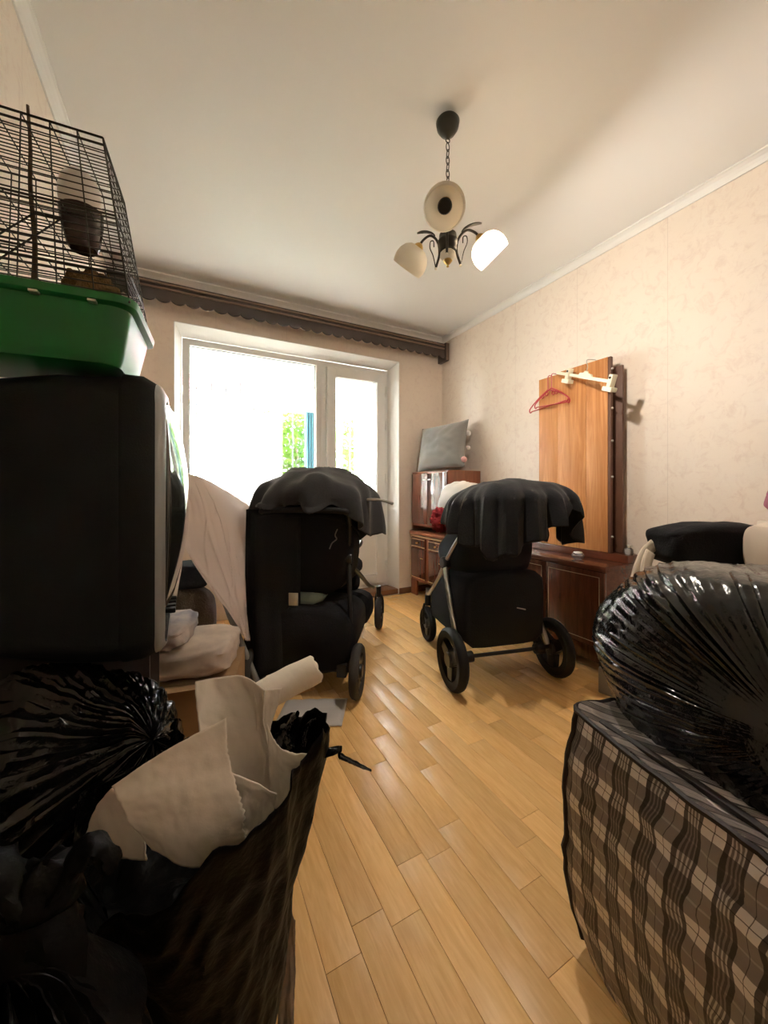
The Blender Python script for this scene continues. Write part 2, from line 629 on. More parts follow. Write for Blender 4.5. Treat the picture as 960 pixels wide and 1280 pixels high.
def cornice(name, p0, p1, inw, s=.045):
    """cove moulding between p0 and p1 under the ceiling"""
    p0, p1, inw = V(p0), V(p1), V(inw)
    prof = [(0, 0), (1, 0), (1, .16), (.8, .22), (.5, .42), (.28, .72), (.16, 1.0), (0, 1.0)]
    mb = MB()
    mb.poly([p0 + inw * (a * s) + V((0, 0, -b * s)) for a, b in prof], p1 - p0)
    return struct(name, mb, m_white)


cornice('trim_2', (XR - .001, YF, H - .001), (XR - .001, YB, H - .001), (-1, 0, 0))
cornice('trim_3', (XL + .001, YF, H - .001), (XL + .001, YB, H - .001), (1, 0, 0), .04)
cornice('trim_4', (XL, YB - .001, H - .001), (XR, YB - .001, H - .001), (0, -1, 0), .055)
bb = MB().box((WX1 + .002, YB - .018, 0), (XR - .02, YB - .001, .055), .004)
struct('baseboard_back', bb, m_base)
struct('baseboard_right', MB().box((XR - .018, YF, 0), (XR - .001, YB - .02, .055), .004), m_base)
struct('baseboard_left', MB().box((XL + .001, YF, 0), (XL + .018, YB - .02, .055), .004), m_base)
struct('trim_5', MB().box((DX0 + .005, YB + .0, .002), (WX1 - .004, YB + .20, .05), .006), m_base)

# ------------------------------------------------------------------ window and balcony door (white pvc)
FY0, FY1 = YB + .17, YB + .235
def pvc_frame(name, x0, x1, z0, z1, wd, parent, y0=FY0, y1=FY1, wb_=None):
    mb = MB()
    wb_ = wb_ or wd
    mb.box((x0, y0, z0), (x0 + wd, y1, z1), .006)
    mb.box((x1 - wd, y0, z0), (x1, y1, z1), .006)
    mb.box((x0 + wd - .003, y0, z1 - wd), (x1 - wd + .003, y1, z1), .006)
    mb.box((x0 + wd - .003, y0, z0), (x1 - wd + .003, y1, z0 + wb_), .006)
    return build(name, mb, m_pvc, parent)


def gasket(x0, x1, z0, z1, y, parent):
    mb = MB()
    t = .006
    mb.box((x0, y - .004, z0), (x0 + t, y, z1)); mb.box((x1 - t, y - .004, z0), (x1, y, z1))
    mb.box((x0, y - .004, z1 - t), (x1, y, z1)); mb.box((x0, y - .004, z0), (x1, y, z0 + t))
    build('gasket', mb, m_gasket, parent)


w1 = sroot('window_1', (.5, FY0, WSILL))
fx = pvc_frame('frame', -.025, 1.085, WSILL + .035, 2.162, .05, w1)
gasket(.024, 1.036, WSILL + .084, 2.113, FY0 + .03, w1)
build('pane', MB().box((.022, FY0 + .028, WSILL + .08), (1.038, FY0 + .034, 2.115)), m_pane, w1)
d1 = sroot('door_1', (1.45, FY0, .05))
pvc_frame('frame', 1.085, 1.765, .05, 2.162, .045, d1)
pvc_frame('leaf', 1.132, 1.722, .085, 2.112, .085, d1, FY0 - .02, FY0 + .045)
build('rail', MB().box((1.212, FY0 - .018, .66), (1.642, FY0 + .043, .75), .006), m_pvc, d1)
build('panel', MB().box((1.212, FY0 + .005, .165), (1.642, FY0 + .025, .665)), m_pvc, d1)
gasket(1.214, 1.640, .75, 2.03, FY0 - .001, d1)
build('pane', MB().box((1.212, FY0 + .008, .745), (1.642, FY0 + .014, 2.03)), m_pane, d1)
for z in (.25, 1.1, 1.62, 1.95):
    build('hinge', MB().tube([(1.736, FY0 - .022, z - .045), (1.736, FY0 - .022, z + .045)], .009, 10), m_pvc, d1)
hd = MB().box((1.150, FY0 - .034, 1.0), (1.178, FY0 - .019, 1.15), .005)
hd.tube(smooth([(1.164, FY0 - .03, 1.10), (1.164, FY0 - .065, 1.10), (1.164, FY0 - .068, 1.07), (1.164, FY0 - .066, .98)], 4), .008, 8)
build('handle', hd, m_pvc, d1)

# ------------------------------------------------------------------ pelmet over the window
pel = thing('curtain_pelmet', (1.0, 3.0, 2.26), 'long dark brown scalloped curtain pelmet above the window', 'pelmet')
mb = MB()
PX0, PX1 = XL + .01, 2.275
nsc = 30
pts = [(PX0, 2.99, 2.425), (PX0, 2.99, 2.30)]
for i in range(nsc * 8 + 1):
    u = i / (nsc * 8)
    pts.append((lerp(PX0, PX1, u), 2.99, 2.305 - .022 * abs(math.sin(math.pi * nsc * u)) ** .7))
pts.append((PX1, 2.99, 2.425))
fs_v = []
for i in range(2, len(pts) - 1):
    fs_v.append(pts[i])
n = len(fs_v)
vs = [(p[0], 2.99, 2.425) for p in fs_v] + fs_v + [(p[0], 3.004, 2.425) for p in fs_v] + [(p[0], 3.004, p[2]) for p in fs_v]
fs = []
for i in range(n - 1):
    fs += [(i, i + 1, n + i + 1, n + i), (2 * n + i, 3 * n + i, 3 * n + i + 1, 2 * n + i + 1), (n + i, n + i + 1, 3 * n + i + 1, 3 * n + i), (i, 2 * n + i, 2 * n + i + 1, i + 1)]
mb.add(vs, fs)
build('board', mb, m_pelmet, pel)
for z in (2.405, 2.372):
    build('moulding', MB().box((PX0, 2.978, z - .007), (PX1 - .03, 2.992, z + .007), .005), m_pelmet2, pel)
mb = MB().box((PX1 - .03, 2.965, 2.255), (PX1 + .012, YB - .001, 2.43), .008)
build('end_cap', mb, m_pelmet, pel)
for k in range(3):
    build('moulding', MB().box((PX1 - .024 + k * .012, 2.958, 2.26), (PX1 - .017 + k * .012, 2.967, 2.425), .002), m_pelmet2, pel)
build('track', MB().box((PX0, 3.004, 2.41), (PX1 - .03, YB - .06, 2.424)), m_pelmet, pel)

# ------------------------------------------------------------------ glazed balcony beyond
BY = 4.45
struct('floor_balcony', MB().box((-.9, YB + .26, -.12), (3.2, BY + .1, -.02)), M('pale_bounce_tile', (.62, .60, .57), .5))  # unseen floor, coloured pale to bounce daylight up to the room ceiling
struct('ceiling_balcony', MB().box((-.9, YB + .26, 2.52), (3.2, BY + .2, 2.62)), m_white)
struct('wall_balcony', MB().box((-.9, BY, -.1), (3.2, BY + .08, .95)), m_white)
struct('wall_balcony_left', MB().box((-1.0, YB + .26, -.1), (-.9, BY + .1, 2.52)), m_white)
struct('wall_balcony_right', MB().box((3.2, YB + .26, -.1), (3.3, BY + .1, 2.52)), m_white)
w2 = sroot('window_2', (1.1, BY, .95))
mb = MB()
mb.box((-.9, BY - .01, 2.235), (3.2, BY + .07, 2.52), .005)
mb.box((-.9, BY, .95), (3.2, BY + .06, 1.01), .005)
build('beam', mb, m_pvc, w2)
build('transom', MB().box((-.9, BY - .008, 1.915), (3.2, BY + .06, 1.985), .005), m_pvc, w2)
for x in (-.75, .68, 1.35, 1.72, 2.22, 2.9):
    z1 = 2.235
    build('post', MB().box((x - .028, BY - .004, 1.01 if x != .68 else 1.985), (x + .028, BY + .056, z1), .005), m_pvc, w2)
xs = (-.75, 1.35, 1.72, 2.22, 2.9)
for i in range(len(xs) - 1):
    build('pane', MB().box((xs[i] + .028, BY + .024, 1.01), (xs[i + 1] - .028, BY + .029, 1.915)), m_pane, w2)
xs = (-.75, .68, 1.35, 1.72, 2.22, 2.9)
for i in range(len(xs) - 1):
    build('pane', MB().box((xs[i] + .028, BY + .024, 1.985), (xs[i + 1] - .028, BY + .029, 2.235)), m_pane, w2)

gr = thing('window_grille', (1.1, 4.56, .95), 'wrought iron grille with scrolls outside the balcony glazing', 'grille')
x = -.8
k = 0
while x < 3.0:
    build('bar', MB().tube([(x, 4.56, .95), (x, 4.56, 2.30)], .010, 6), m_grille, gr)
    for zc, s in ((1.30, 1), (1.55, -1), (1.78, 1), (2.08, -1)):
        p = []
        for i in range(22):
            q = i / 21 * 4.6
            rr = .055 * (1 - i / 26)
            p.append((x + .075 + s * rr * math.cos(q + 1.2), 4.56, zc + rr * math.sin(q + 1.2) * 1.25))
        build('scroll', MB().tube(p, .0065, 5), m_grille, gr)
    x += .15
    k += 1
for z in (.95, 1.93, 2.30):
    build('rail', MB().tube([(-.8, 4.56, z), (3.0, 4.56, z)], .013, 6), m_grille, gr)

ln = tag(build('clothesline', MB().tube([(-.9, 4.30, 1.885), (.4, 4.30, 1.86), (1.0, 4.30, 1.89), (3.2, 4.30, 1.90)], .003, 6), m_grille), 'thin clothesline strung across the glazed balcony', 'clothesline')


def lace(u, v):
    x = lerp(.10, .97, u)
    f = .028 * math.sin(u * 58) + .014 * math.sin(u * 97 + 1) + .02 * noise.noise(V((u * 9, v * 2, 3)))
    z = lerp(1.845 + .018 * math.cos(u * 44), .78, v)
    return V((x, 4.30 + f * (.35 + .65 * v), z))


lc = tag(build('lace_curtain', MB().grid(lace, 160, 40), m_lace), 'white lace curtain pegged to a line on the balcony', 'curtain')
for i, u in enumerate((.02, .14, .24, .36, .52, .63, .78, .9, .98)):
    p = lace(u, 0)
    mb = MB()
    mb.box((p.x - .005, p.y - .014, p.z - .035), (p.x + .005, p.y - .007, p.z + .05), .001)
    mb.box((p.x - .005, p.y + .007, p.z - .035), (p.x + .005, p.y + .014, p.z + .05), .001)
    mb.tube([(p.x, p.y - .012, p.z + .01), (p.x, p.y + .012, p.z + .01)], .004, 6)
    tag(build('clothes_peg', mb, m_peg), 'small wooden clothes peg holding the lace curtain', 'clothes peg', 'pegs along the lace curtain')


def hang(name, x0, x1, z0, z1, y, mat, label, cat, seed):
    f = lambda u, v: V((lerp(x0, x1, u), y + .018 * math.sin(u * 21 + seed) + .01 * noise.noise(V((u * 5, v * 2, seed))), lerp(z1, z0, v)))
    return tag(build(name, MB().grid(f, 40, 14), mat, solid=.002), label, cat)


hang('teal_drape', 1.24, 1.34, .85, 1.90, 4.30, m_teal, 'narrow teal drape hanging beside the balcony post', 'curtain', 2)

# garden beyond
gd = build('ground_outside', MB().box((-8, 4.9, -1.1), (12, 22, -.9)), m_ground, base=(0, 0, 0)); gd['kind'] = 'structure'


def tree(name, c, rad, n, mat, label, seed):
    rr = random.Random(seed)
    t = thing(name, (c[0], c[1], -.9), label, 'tree', 'trees outside the balcony')
    mb = MB()
    mb.tube(smooth([(c[0], c[1], -.9), (c[0] + .08, c[1], .2), (c[0] - .05, c[1] + .05, 1.0), (c[0], c[1], c[2])], 4), .07, 8)
    for i in range(7):
        a = rr.random() * 6.28
        mb.tube([(c[0], c[1], c[2] - rad * .9), (c[0] + math.cos(a) * rad * .7, c[1] + math.sin(a) * rad * .7, c[2] + rr.uniform(-.4, .6) * rad)], [.04, .012], 6)
    build('trunk', mb, m_bark, t)
    lf = MB()
    for i in range(n):
        d = V((rr.gauss(0, 1), rr.gauss(0, 1), rr.gauss(0, 1))).normalized() * rad * rr.random() ** .4
        p = V(c) + V((d.x * 1.1, d.y, d.z))
        a = V((rr.gauss(0, 1), rr.gauss(0, 1), rr.gauss(0, .5))).normalized()
        b = a.orthogonal().normalized()
        s = rr.uniform(.07, .13)
        lf.add([p - a * s, p + b * s * .45, p + a * s, p - b * s * .45], [(0, 1, 2, 3)])
    o = build('foliage', lf, mat, t)
    o['kind'] = 'stuff'


tree('garden_tree', (2.45, 8.4, 1.8), 1.35, 4200, m_leaf2, 'bright green leafy tree close behind the window grille', 1)
tree('garden_tree', (-1.7, 7.6, 2.2), 1.0, 2000, m_leaf, 'bushy green tree left of the pink awning outside', 2)
tree('garden_tree', (5.6, 9.0, 2.0), 1.4, 2400, m_leaf2, 'far pale green tree outside beyond the balcony door', 3)
aw = thing('pink_awning', (1.0, 6.2, 2.2), 'pale pink scalloped awning in the garden beyond the balcony', 'awning')
def awf(u, v):
    return V((lerp(-.55, 2.1, u), lerp(6.9, 5.9, v), lerp(3.1, 2.62 - .25 * u, v) + .02 * math.sin(u * 90)))
build('roof', MB().grid(awf, 120, 4), m_pinkroof, aw, solid=.01)
def awv(u, v):
    return V((lerp(-.55, 2.1, u), 5.9, 2.62 - .25 * u - v * (.10 + .06 * abs(math.sin(u * 20)))))
build('valance', MB().grid(awv, 120, 3), m_pinkroof, aw, solid=.006)
for x in (-.5, 2.05):
    build('post', MB().tube([(x, 5.95, -.9), (x, 5.95, 2.4)], .03, 8), m_grille, aw)

# ------------------------------------------------------------------ chandelier
LX, LY = .935, 1.222
ch = thing('chandelier', (LX, LY, 1.90), 'three arm bronze chandelier with frosted glass bell shades hanging from ceiling', 'chandelier')
LP = lambda d, r, z: V((LX + d.x * r, LY + d.y * r, z))
mb = MB().lathe((LX, LY, 2.425), (0, 0, 1), [(.004, -.012), (.012, -.004), (.03, .010), (.043, .03), (.047, .052), (.043, .058), (0, .058)], 28)
mb.tube(smooth([(LX, LY, 2.48), (LX + .006, LY, 2.49), (LX + .003, LY + .003, 2.512)], 4), .005, 8)
build('ceiling_rose', mb, m_iron, ch)
z = 2.405
k = 0
while z > 2.06:
    build('chain_link', MB().ring((LX, LY, z), (1, .2, 0) if k % 2 else (.2, 1, 0), .0085, .0022, 16, 6, 1.0) if k == 0 else
          MB().tube([(LX + (math.cos(q) * .0075 if k % 2 else 0), LY + (0 if k % 2 else math.cos(q) * .0075), z + math.sin(q) * .017) for q in [2 * math.pi * i / 16 for i in range(17)]], .002, 6, False), m_iron, ch)
    z -= .027
    k += 1
mb = MB().lathe((LX, LY, 1.955), (0, 0, 1), [(.012, 0), (.033, .004), (.036, .02), (.036, .032), (.040, .036), (.040, .044), (.036, .048), (.034, .07), (.012, .078), (.010, .10), (.005, .108)], 28)
build('body', mb, m_iron, ch)
build('glass_ball', MB().lathe((LX, LY, 1.922), (0, 0, 1), [(.008, -.002), (.024, .004), (.031, .016), (.030, .028), (.022, .036)], 28), m_opal, ch)
build('finial', MB().lathe((LX, LY, 1.892), (0, 0, 1), [(0, 0), (.006, .004), (.004, .010), (.012, .018), (.018, .026), (.016, .032), (.006, .036)], 20), m_gold, ch)
to_cam = math.atan2(-LY, -LX)
for k in range(3):
    a = to_cam - .06 + k * 2 * math.pi / 3
    d = V((math.cos(a), math.sin(a), 0))
    sd = V((-math.sin(a), math.cos(a), 0))
    arm = build('arm', MB().tube(smooth([LP(d, .058, 1.915), LP(d, .040, 1.965), LP(d, .050, 2.02), LP(d, .085, 2.060), LP(d, .125, 2.058), LP(d, .150, 2.035)], 6), .0052, 8), m_iron, ch)
    build('scroll', MB().tube(smooth([LP(d, .060, 1.92), LP(d, .072, 1.97), LP(d, .088, 2.01), LP(d, .085, 2.035), LP(d, .070, 2.03), LP(d, .068, 2.005)], 5), .0022, 6), m_iron, arm)
    build('bead', MB().lathe(LP(d, .058, 1.905), (0, 0, 1), [(0, 0), (.005, .002), (.006, .006), (.004, .011), (0, .012)], 12), m_opal, arm)
    lf = MB()
    def leaf(u, v, d=d, sd=sd):
        c = LP(d, lerp(.062, .155, u), 2.045 + .055 * u ** .6)
        wd = .012 * math.sin(math.pi * min(1, u * .97 + .02)) ** .8
        return c + sd * (v * 2 - 1) * wd + V((0, 0, .006 * abs(v * 2 - 1)))
    lf.grid(leaf, 12, 4)
    build('leaf', lf, m_iron, arm, solid=.002)
    ax = (d * .72 + V((0, 0, -.69))).normalized()
    o = LP(d, .146, 2.040)
    build('cup', MB().lathe(o - ax * .004, ax, [(.006, -.012), (.016, -.004), (.022, .006), (.024, .012)], 20), m_gold, ch)
    prof = [(.018, .000), (.036, .004), (.056, .018), (.068, .038), (.073, .058), (.073, .076), (.069, .092), (.066, .098), (.064, .097), (.070, .076), (.070, .058), (.065, .040), (.053, .021), (.034, .008), (.018, .004)]
    sh = build('shade', MB().lathe(o, ax, prof, 36), m_opal, ch)
    build('socket', MB().lathe(o, ax, [(.012, .006), (.020, .012), (.026, .04), (.022, .048), (0, .048)], 20), m_socket, ch)
    if k == (2 if False else 1):
        lit = (o, ax)
lo, lax = lit
bulb = build('bulb', MB().lathe(lo, lax, [(.012, .046), (.014, .050), (.020, .058), (.021, .066), (.019, .074), (.011, .081), (0, .083)], 20), m_bulb, ch)
bl = bpy.data.lights.new('bulb_light', 'POINT')
bl.energy = BULB_W
bl.color = (1.0, .92, .82)
bl.shadow_soft_size = .022
blo = bpy.data.objects.new('bulb_light', bl)
COL.objects.link(blo)
blo.parent = ch
blo.location = lo + lax * .086 - V((LX, LY, 1.90))

# ------------------------------------------------------------------ sideboard in the corner
sb = thing('sideboard', (2.1, 2.8, 0), 'tall dark lacquered sideboard with double doors in the room corner', 'sideboard')
X0, X1, Y0, Y1 = 1.91, 2.285, 2.52, 3.075
mb = MB()
mb.box((X0 + .02, Y0, .62), (X1, Y0 + .018, 1.157), .002)
mb.box((X0 + .02, Y1 - .018, .62), (X1, Y1, 1.157), .002)
mb.box((X0 + .02, Y0 + .017, 1.139), (X1, Y1 - .017, 1.157), .002)
mb.box((X0 + .02, Y0 + .017, .655), (X1, Y1 - .017, .673), .002)
build('upper_case', mb, m_lacq_side, sb)
build('back_panel', MB().box((X1 - .012, Y0 + .017, .13), (X1 - .004, Y1 - .017, 1.14)), m_dark, sb)
ym = (Y0 + Y1) / 2
for k, (ya, yb) in enumerate(((Y0 + .05, ym - .002), (ym + .002, Y1 - .02))):
    dd = build('door', MB().box((X0 + .002, ya, .678), (X0 + .02, yb, 1.137), .002), m_lacq, sb)
    hy = yb - .035 if k == 0 else ya + .035
    build('handle', MB().box((X0 - .010, hy - .02, 1.075), (X0 + .002, hy + .02, 1.087), .003), m_screw, dd)
build('stile', MB().box((X0 + .004, Y0 + .002, .66), (X0 + .022, Y0 + .048, 1.14), .002), m_lacq, sb)
build('shelf', MB().box((X0 - .015, Y0 - .004, .575), (X1, Y1, .602), .006), m_lacq_side, sb)
build('shelf', MB().box((X0 - .004, Y0 - .002, .55), (X1, Y1, .565), .004), m_inlay, sb)
mb = MB()
mb.box((X0 + .01, Y0, .14), (X1, Y0 + .018, .55), .002)
mb.box((X0 + .01, Y1 - .018, .14), (X1, Y1, .55), .002)
mb.box((X0 + .01, Y0 + .017, .14), (X1, Y1 - .017, .16), .002)
mb.box((X0 + .01, ym - .03, .14), (X0 + .04, ym + .03, .55), .002)
build('lower_case', mb, m_lacq_side, sb)
for ya, yb in ((Y0 + .02, ym - .03), (ym + .03, Y1 - .02)):
    dr = build('drawer', MB().box((X0 - .006, ya, .452), (X0 + .012, yb, .542), .003), m_lacq, sb)
    build('trim_strip', MB().box((X0 - .011, ya, .458), (X0 - .005, yb, .468), .002), m_inlay, dr)
    build('trim_strip', MB().box((X0 - .011, ya, .528), (X0 - .005, yb, .536), .002), m_inlay, dr)
    build('knob', MB().lathe((X0 - .006, (ya + yb) / 2, .498), (-1, 0, 0), [(.005, 0), (.005, .008), (.009, .012), (.008, .018), (0, .02)], 14), m_gold, dr)
    dd = build('door', MB().box((X0 - .006, ya, .165), (X0 + .012, yb, .444), .003), m_lacq, sb)
    build('trim_strip', MB().box((X0 - .011, ya, .170), (X0 - .005, yb, .180), .002), m_inlay, dd)
    build('handle', MB().tube(smooth([(X0 - .006, ya + .03, .36), (X0 - .018, ya + .03, .365), (X0 - .018, ya + .055, .365), (X0 - .006, ya + .055, .36)], 3), .003, 6), m_gold, dd)
for xx in (X0 + .03, X1 - .03):
    for yy in (Y0 + .03, Y1 - .03):
        build('leg', MB().tube([(xx, yy, 0), (xx, yy, .142)], [.012, .02], 10), m_lacq_side, sb)
build('plinth', MB().box((X0 + .004, Y1 - .10, .0), (X0 + .024, Y1 - .002, .142), .003), m_lacq_side, sb)

# cushion leaning on it
def cushion(c, ex, ey, ez, wdt, hgt, thk, p=2.6):
    ex, ey, ez = V(ex).normalized(), V(ey).normalized(), V(ez).normalized()
    def fn(u, v, side):
        a, b = u * 2 - 1, v * 2 - 1
        pin = (1 - abs(a) ** p) * (1 - abs(b) ** p)
        th = thk * .5 * max(pin, 0) ** .6
        sx_ = a * wdt / 2 * (1 - .05 * (1 - b * b))
        sz_ = b * hgt / 2 * (1 - .05 * (1 - a * a))
        wr = .016 * noise.noise(V((a * 4, b * 4, side * 3))) * pin
        return V(c) + ex * sx_ + ez * sz_ + ey * side * (th + wr)
    return fn


cu = thing('cushion', (2.08, 2.76, 1.158), 'plump grey velour cushion standing on the sideboard', 'cushion')
cc = V((2.07, 2.79, 1.385))
cu_n = V((-.90, -.36, .26)).normalized()
cu_x = V((.30, -.93, .06)).normalized()
cu_z = cu_x.cross(cu_n).normalized()
if cu_z.z < 0:
    cu_z = -cu_z
f = cushion(cc, cu_x, cu_n, cu_z, .52, .44, .19)
build('front_cover', MB().grid(lambda u, v: f(u, v, 1), 30, 30), m_cush, cu)
build('back_cover', MB().grid(lambda u, v: f(u, v, -1), 30, 30), m_cushback, cu)
def pompom(c, r, mat, parent):
    mb = MB()
    def g(u, v):
        d = V((math.sin(math.pi * u) * math.cos(2 * math.pi * v), math.sin(math.pi * u) * math.sin(2 * math.pi * v), math.cos(math.pi * u)))
        return V(c) + d * (r * (1 + .18 * noise.noise(d * 9)))
    mb.grid(g, 14, 20, True)
    return build('pompom', mb, mat, parent)
pompom(cc + cu_x * .25 + cu_z * .10 - cu_n * .03, .024, m_pom, cu)
pompom(cc + cu_x * .25 - cu_z * .155 + cu_n * .005, .026, m_pompink, cu)
pompom(cc + cu_x * .25 - cu_z * .03 - cu_n * .05, .020, m_pom, cu)

# ------------------------------------------------------------------ low cabinet along the right wall
lcb = thing('low_cabinet', (2.14, 1.8, 0), 'low dark brown glossy cabinet with thin light inlay lines', 'cabinet')
X0, X1, Y0, Y1, ZT = 1.98, 2.28, 1.222, 2.34, .58
mb = MB()
mb.box((X0 + .012, Y0 + .006, .09), (X1, Y0 + .026, ZT - .026), .002)
mb.box((X0 + .012, Y1 - .026, .09), (X1, Y1 - .006, ZT - .026), .002)
mb.box((X0 + .012, Y0 + .025, .09), (X1, Y1 - .025, .112), .002)
mb.box((X1 - .012, Y0 + .025, .11), (X1 - .004, Y1 - .025, ZT - .026))
build('case', mb, m_lacq_low, lcb)
build('top', MB().box((X0 - .006, Y0 - .004, ZT - .028), (X1, Y1, ZT), .006), m_lacq_low, lcb)
build('ledge', MB().box((X1 - .10, Y0 - .002, ZT), (X1, Y1, ZT + .045), .006), m_lacq_low, lcb)
build('apron', MB().box((X0 + .002, Y0, .05), (X0 + .014, Y1, .13), .002), m_lacq, lcb)
nd = 3
L = (Y1 - Y0) / nd
for k in range(nd):
    ya, yb = Y0 + k * L + .003, Y0 + (k + 1) * L - .003
    dd = build('door', MB().box((X0 - .004, ya, .134), (X0 + .013, yb, ZT - .032), .002), m_lacq, lcb)
    il = MB()
    t = .0035
    q0, q1, r0, r1 = ya + .028, yb - .014, .160, .520
    for b in (((q0, r0), (q1, r0 + t)), ((q0, r1 - t), (q1, r1)), ((q0, r0), (q0 + t, r1)), ((q1 - t, r0), (q1, r1))):
        il.box((X0 - .0055, b[0][0], b[0][1]), (X0 - .003, b[1][0], b[1][1]))
    build('inlay', il, m_inlay, dd)
for xx in (X0 + .03, X1 - .03):
    for yy in (Y0 + .04, Y1 - .04):
        build('leg', MB().tube([(xx, yy, 0), (xx, yy, .092)], [.012, .02], 10), m_lacq_low, lcb)

# boards standing on the ledge against the wall
bd = thing('wooden_board', (2.19, 1.58, .625), 'orange varnished wooden panel standing on the low cabinet', 'board')
ys = (1.336, 1.470, 1.668, 1.822)
for k in range(3):
    x0 = 2.183 + (.003 if k == 2 else 0)
    build('plank', MB().box((x0, ys[k] + (.0012 if k else 0), .627), (x0 + .022, ys[k + 1], 1.772 - (.012 if k == 2 else 0)), .002), m_board, bd)
build('edge_strip', MB().box((2.186, 1.320, .627), (2.208, 1.3365, 1.772), .002), m_board2, bd)
for z in (.72, 1.07, 1.28, 1.47, 1.70):
    build('fitting', MB().lathe((2.197, 1.320, z), (0, -1, 0), [(.007, 0), (.007, .006), (.004, .010), (0, .010)], 12), m_screw, bd)
b2 = tag(build('back_board', MB().box((2.245, 1.288, .627), (2.262, 1.75, 1.722), .002), m_board2), 'dark brown board behind the orange panel at the wall', 'board')

# hangers
HX = 2.2155
def hanger(name, c, u, mat, label, cat, wid=.36, grp=None):
    """plain plastic clothes hanger; c = top of hook on the panel edge, u = horizontal direction of shoulders"""
    t = thing(name, c, label, cat, grp)
    c, u = V(c), V(u).normalized()
    z = V((0, 0, 1))
    n0 = c + z * -.095
    bk = V((1, 0, 0))
    hook = smooth([n0, c + z * -.05, c + z * -.014, c + bk * .012 + z * .002, c + bk * (HX - c.x - .006) + z * .003, c + bk * (HX - c.x) + z * -.006, c + bk * (HX - c.x + .001) + z * -.03], 4)
    build('hook', MB().tube(hook, .0028, 6), mat, t)
    mb = MB()
    h = wid / 2
    mb.tube(smooth([n0 + u * .0, n0 + u * (-h * .5) + z * -.038, n0 + u * (-h * .93) + z * -.085, n0 + u * -h + z * -.105, n0 + u * (-h * .95) + z * -.118, n0 + u * (-h * .86) + z * -.112], 4), .0045, 6)
    mb.tube(smooth([n0 + u * .0, n0 + u * (h * .5) + z * -.038, n0 + u * (h * .93) + z * -.085, n0 + u * h + z * -.105, n0 + u * (h * .95) + z * -.118, n0 + u * (h * .86) + z * -.112], 4), .0045, 6)
    build('shoulders', mb, mat, t)
    build('bar', MB().tube([n0 + u * (-h * .86) + z * -.112, n0 + u * (h * .86) + z * -.112], .004, 6), mat, t)
    for s in (-1, 1):
        build('notch', MB().ring(n0 + u * (s * h * .28) + z * -.034, V((u.y, -u.x, 0)), .011, .0032, 14, 6), mat, t)
    return t


hanger('coat_hanger', (2.170, 1.735, 1.766), (-.03, .99, -.10), m_red, 'red plastic coat hanger hooked over the orange panel', 'hanger', .30, 'red hangers on the panel')
hanger('coat_hanger', (2.155, 1.695, 1.767), (-.05, .99, .03), m_red, 'red plastic coat hanger hooked over the orange panel', 'hanger', .26, 'red hangers on the panel')
sk = thing('skirt_hanger', (2.172, 1.45, 1.70), 'cream clip hanger with two trouser clips on the orange panel', 'hanger')
p0, p1 = V((2.165, 1.66, 1.765)), V((2.03, 1.215, 1.575))
mid = p0.lerp(p1, .55)
dv = (p1 - p0).normalized()
nv = V((-1, .3, 0)).normalized()
upv = dv.cross(nv).normalized()
if upv.z < 0:
    upv = -upv
def axm(o):
    return lambda v: o + dv * v.x + nv * v.y + upv * v.z
LN = (p1 - p0).length
build('bar', MB().box((0, -.006, -.009), (LN, .006, .009), .002, axm(p0)), m_cream, sk)
build('crest', MB().poly([p0.lerp(p1, .55) + dv * a + upv * b - nv * .006 for a, b in ((-.055, .008), (-.045, .022), (-.015, .025), (-.008, .036), (.008, .036), (.018, .025), (.05, .02), (.06, .008))], nv * .012), m_cream, sk)
hk = [mid + upv * .03, mid + upv * .06 - V((0, 0, 0)), mid + V((.02, 0, .105)), V((2.194, mid.y + .005, 1.782)), V((2.214, mid.y + .01, 1.776))]
build('hook', MB().tube(smooth(hk, 4), .0022, 6), m_screw, sk)
for tt in (.25, .985):
    o = p0.lerp(p1, tt)
    cl = MB().box((-.014, -.016, -.03), (.014, .016, .038), .004, axm(o))
    cl.box((-.034, -.020, -.052), (.034, .020, -.028), .004, axm(o))
    cp = build('clip', cl, m_cream, sk)
    build('eyelet', MB().tube([axm(o)(V((0, -.019, .02))), axm(o)(V((0, .019, .02)))], .007, 10), m_dark, cp)

gd = thing('glass_dish', (2.055, 1.435, .58), 'small cut glass dish on the low cabinet below the panel', 'dish')
build('bowl', MB().lathe((2.055, 1.435, .58), (0, 0, 1), [(.018, .001), (.02, .006), (.03, .012), (.036, .026), (.030, .040), (.020, .044), (.024, .036), (.028, .026), (.02, .014), (0, .012)], 16), m_clear, gd)
build('rim', MB().ring((2.055, 1.435, .623), (0, 0, 1), .022, .003, 20, 6), m_screw, gd)
gj = thing('glass_jar', (2.24, 1.248, .625), 'small glass jar at the end of the cabinet ledge', 'jar')
build('jar', MB().lathe((2.24, 1.248, .625), (0, 0, 1), [(.018, 0), (.022, .004), (.022, .03), (.014, .036), (.014, .04), (0, .04)], 16), m_clear, gj)
build('lid', MB().lathe((2.24, 1.248, .665), (0, 0, 1), [(.017, 0), (.017, .012), (.015, .014), (0, .014)], 16), m_screw, gj)


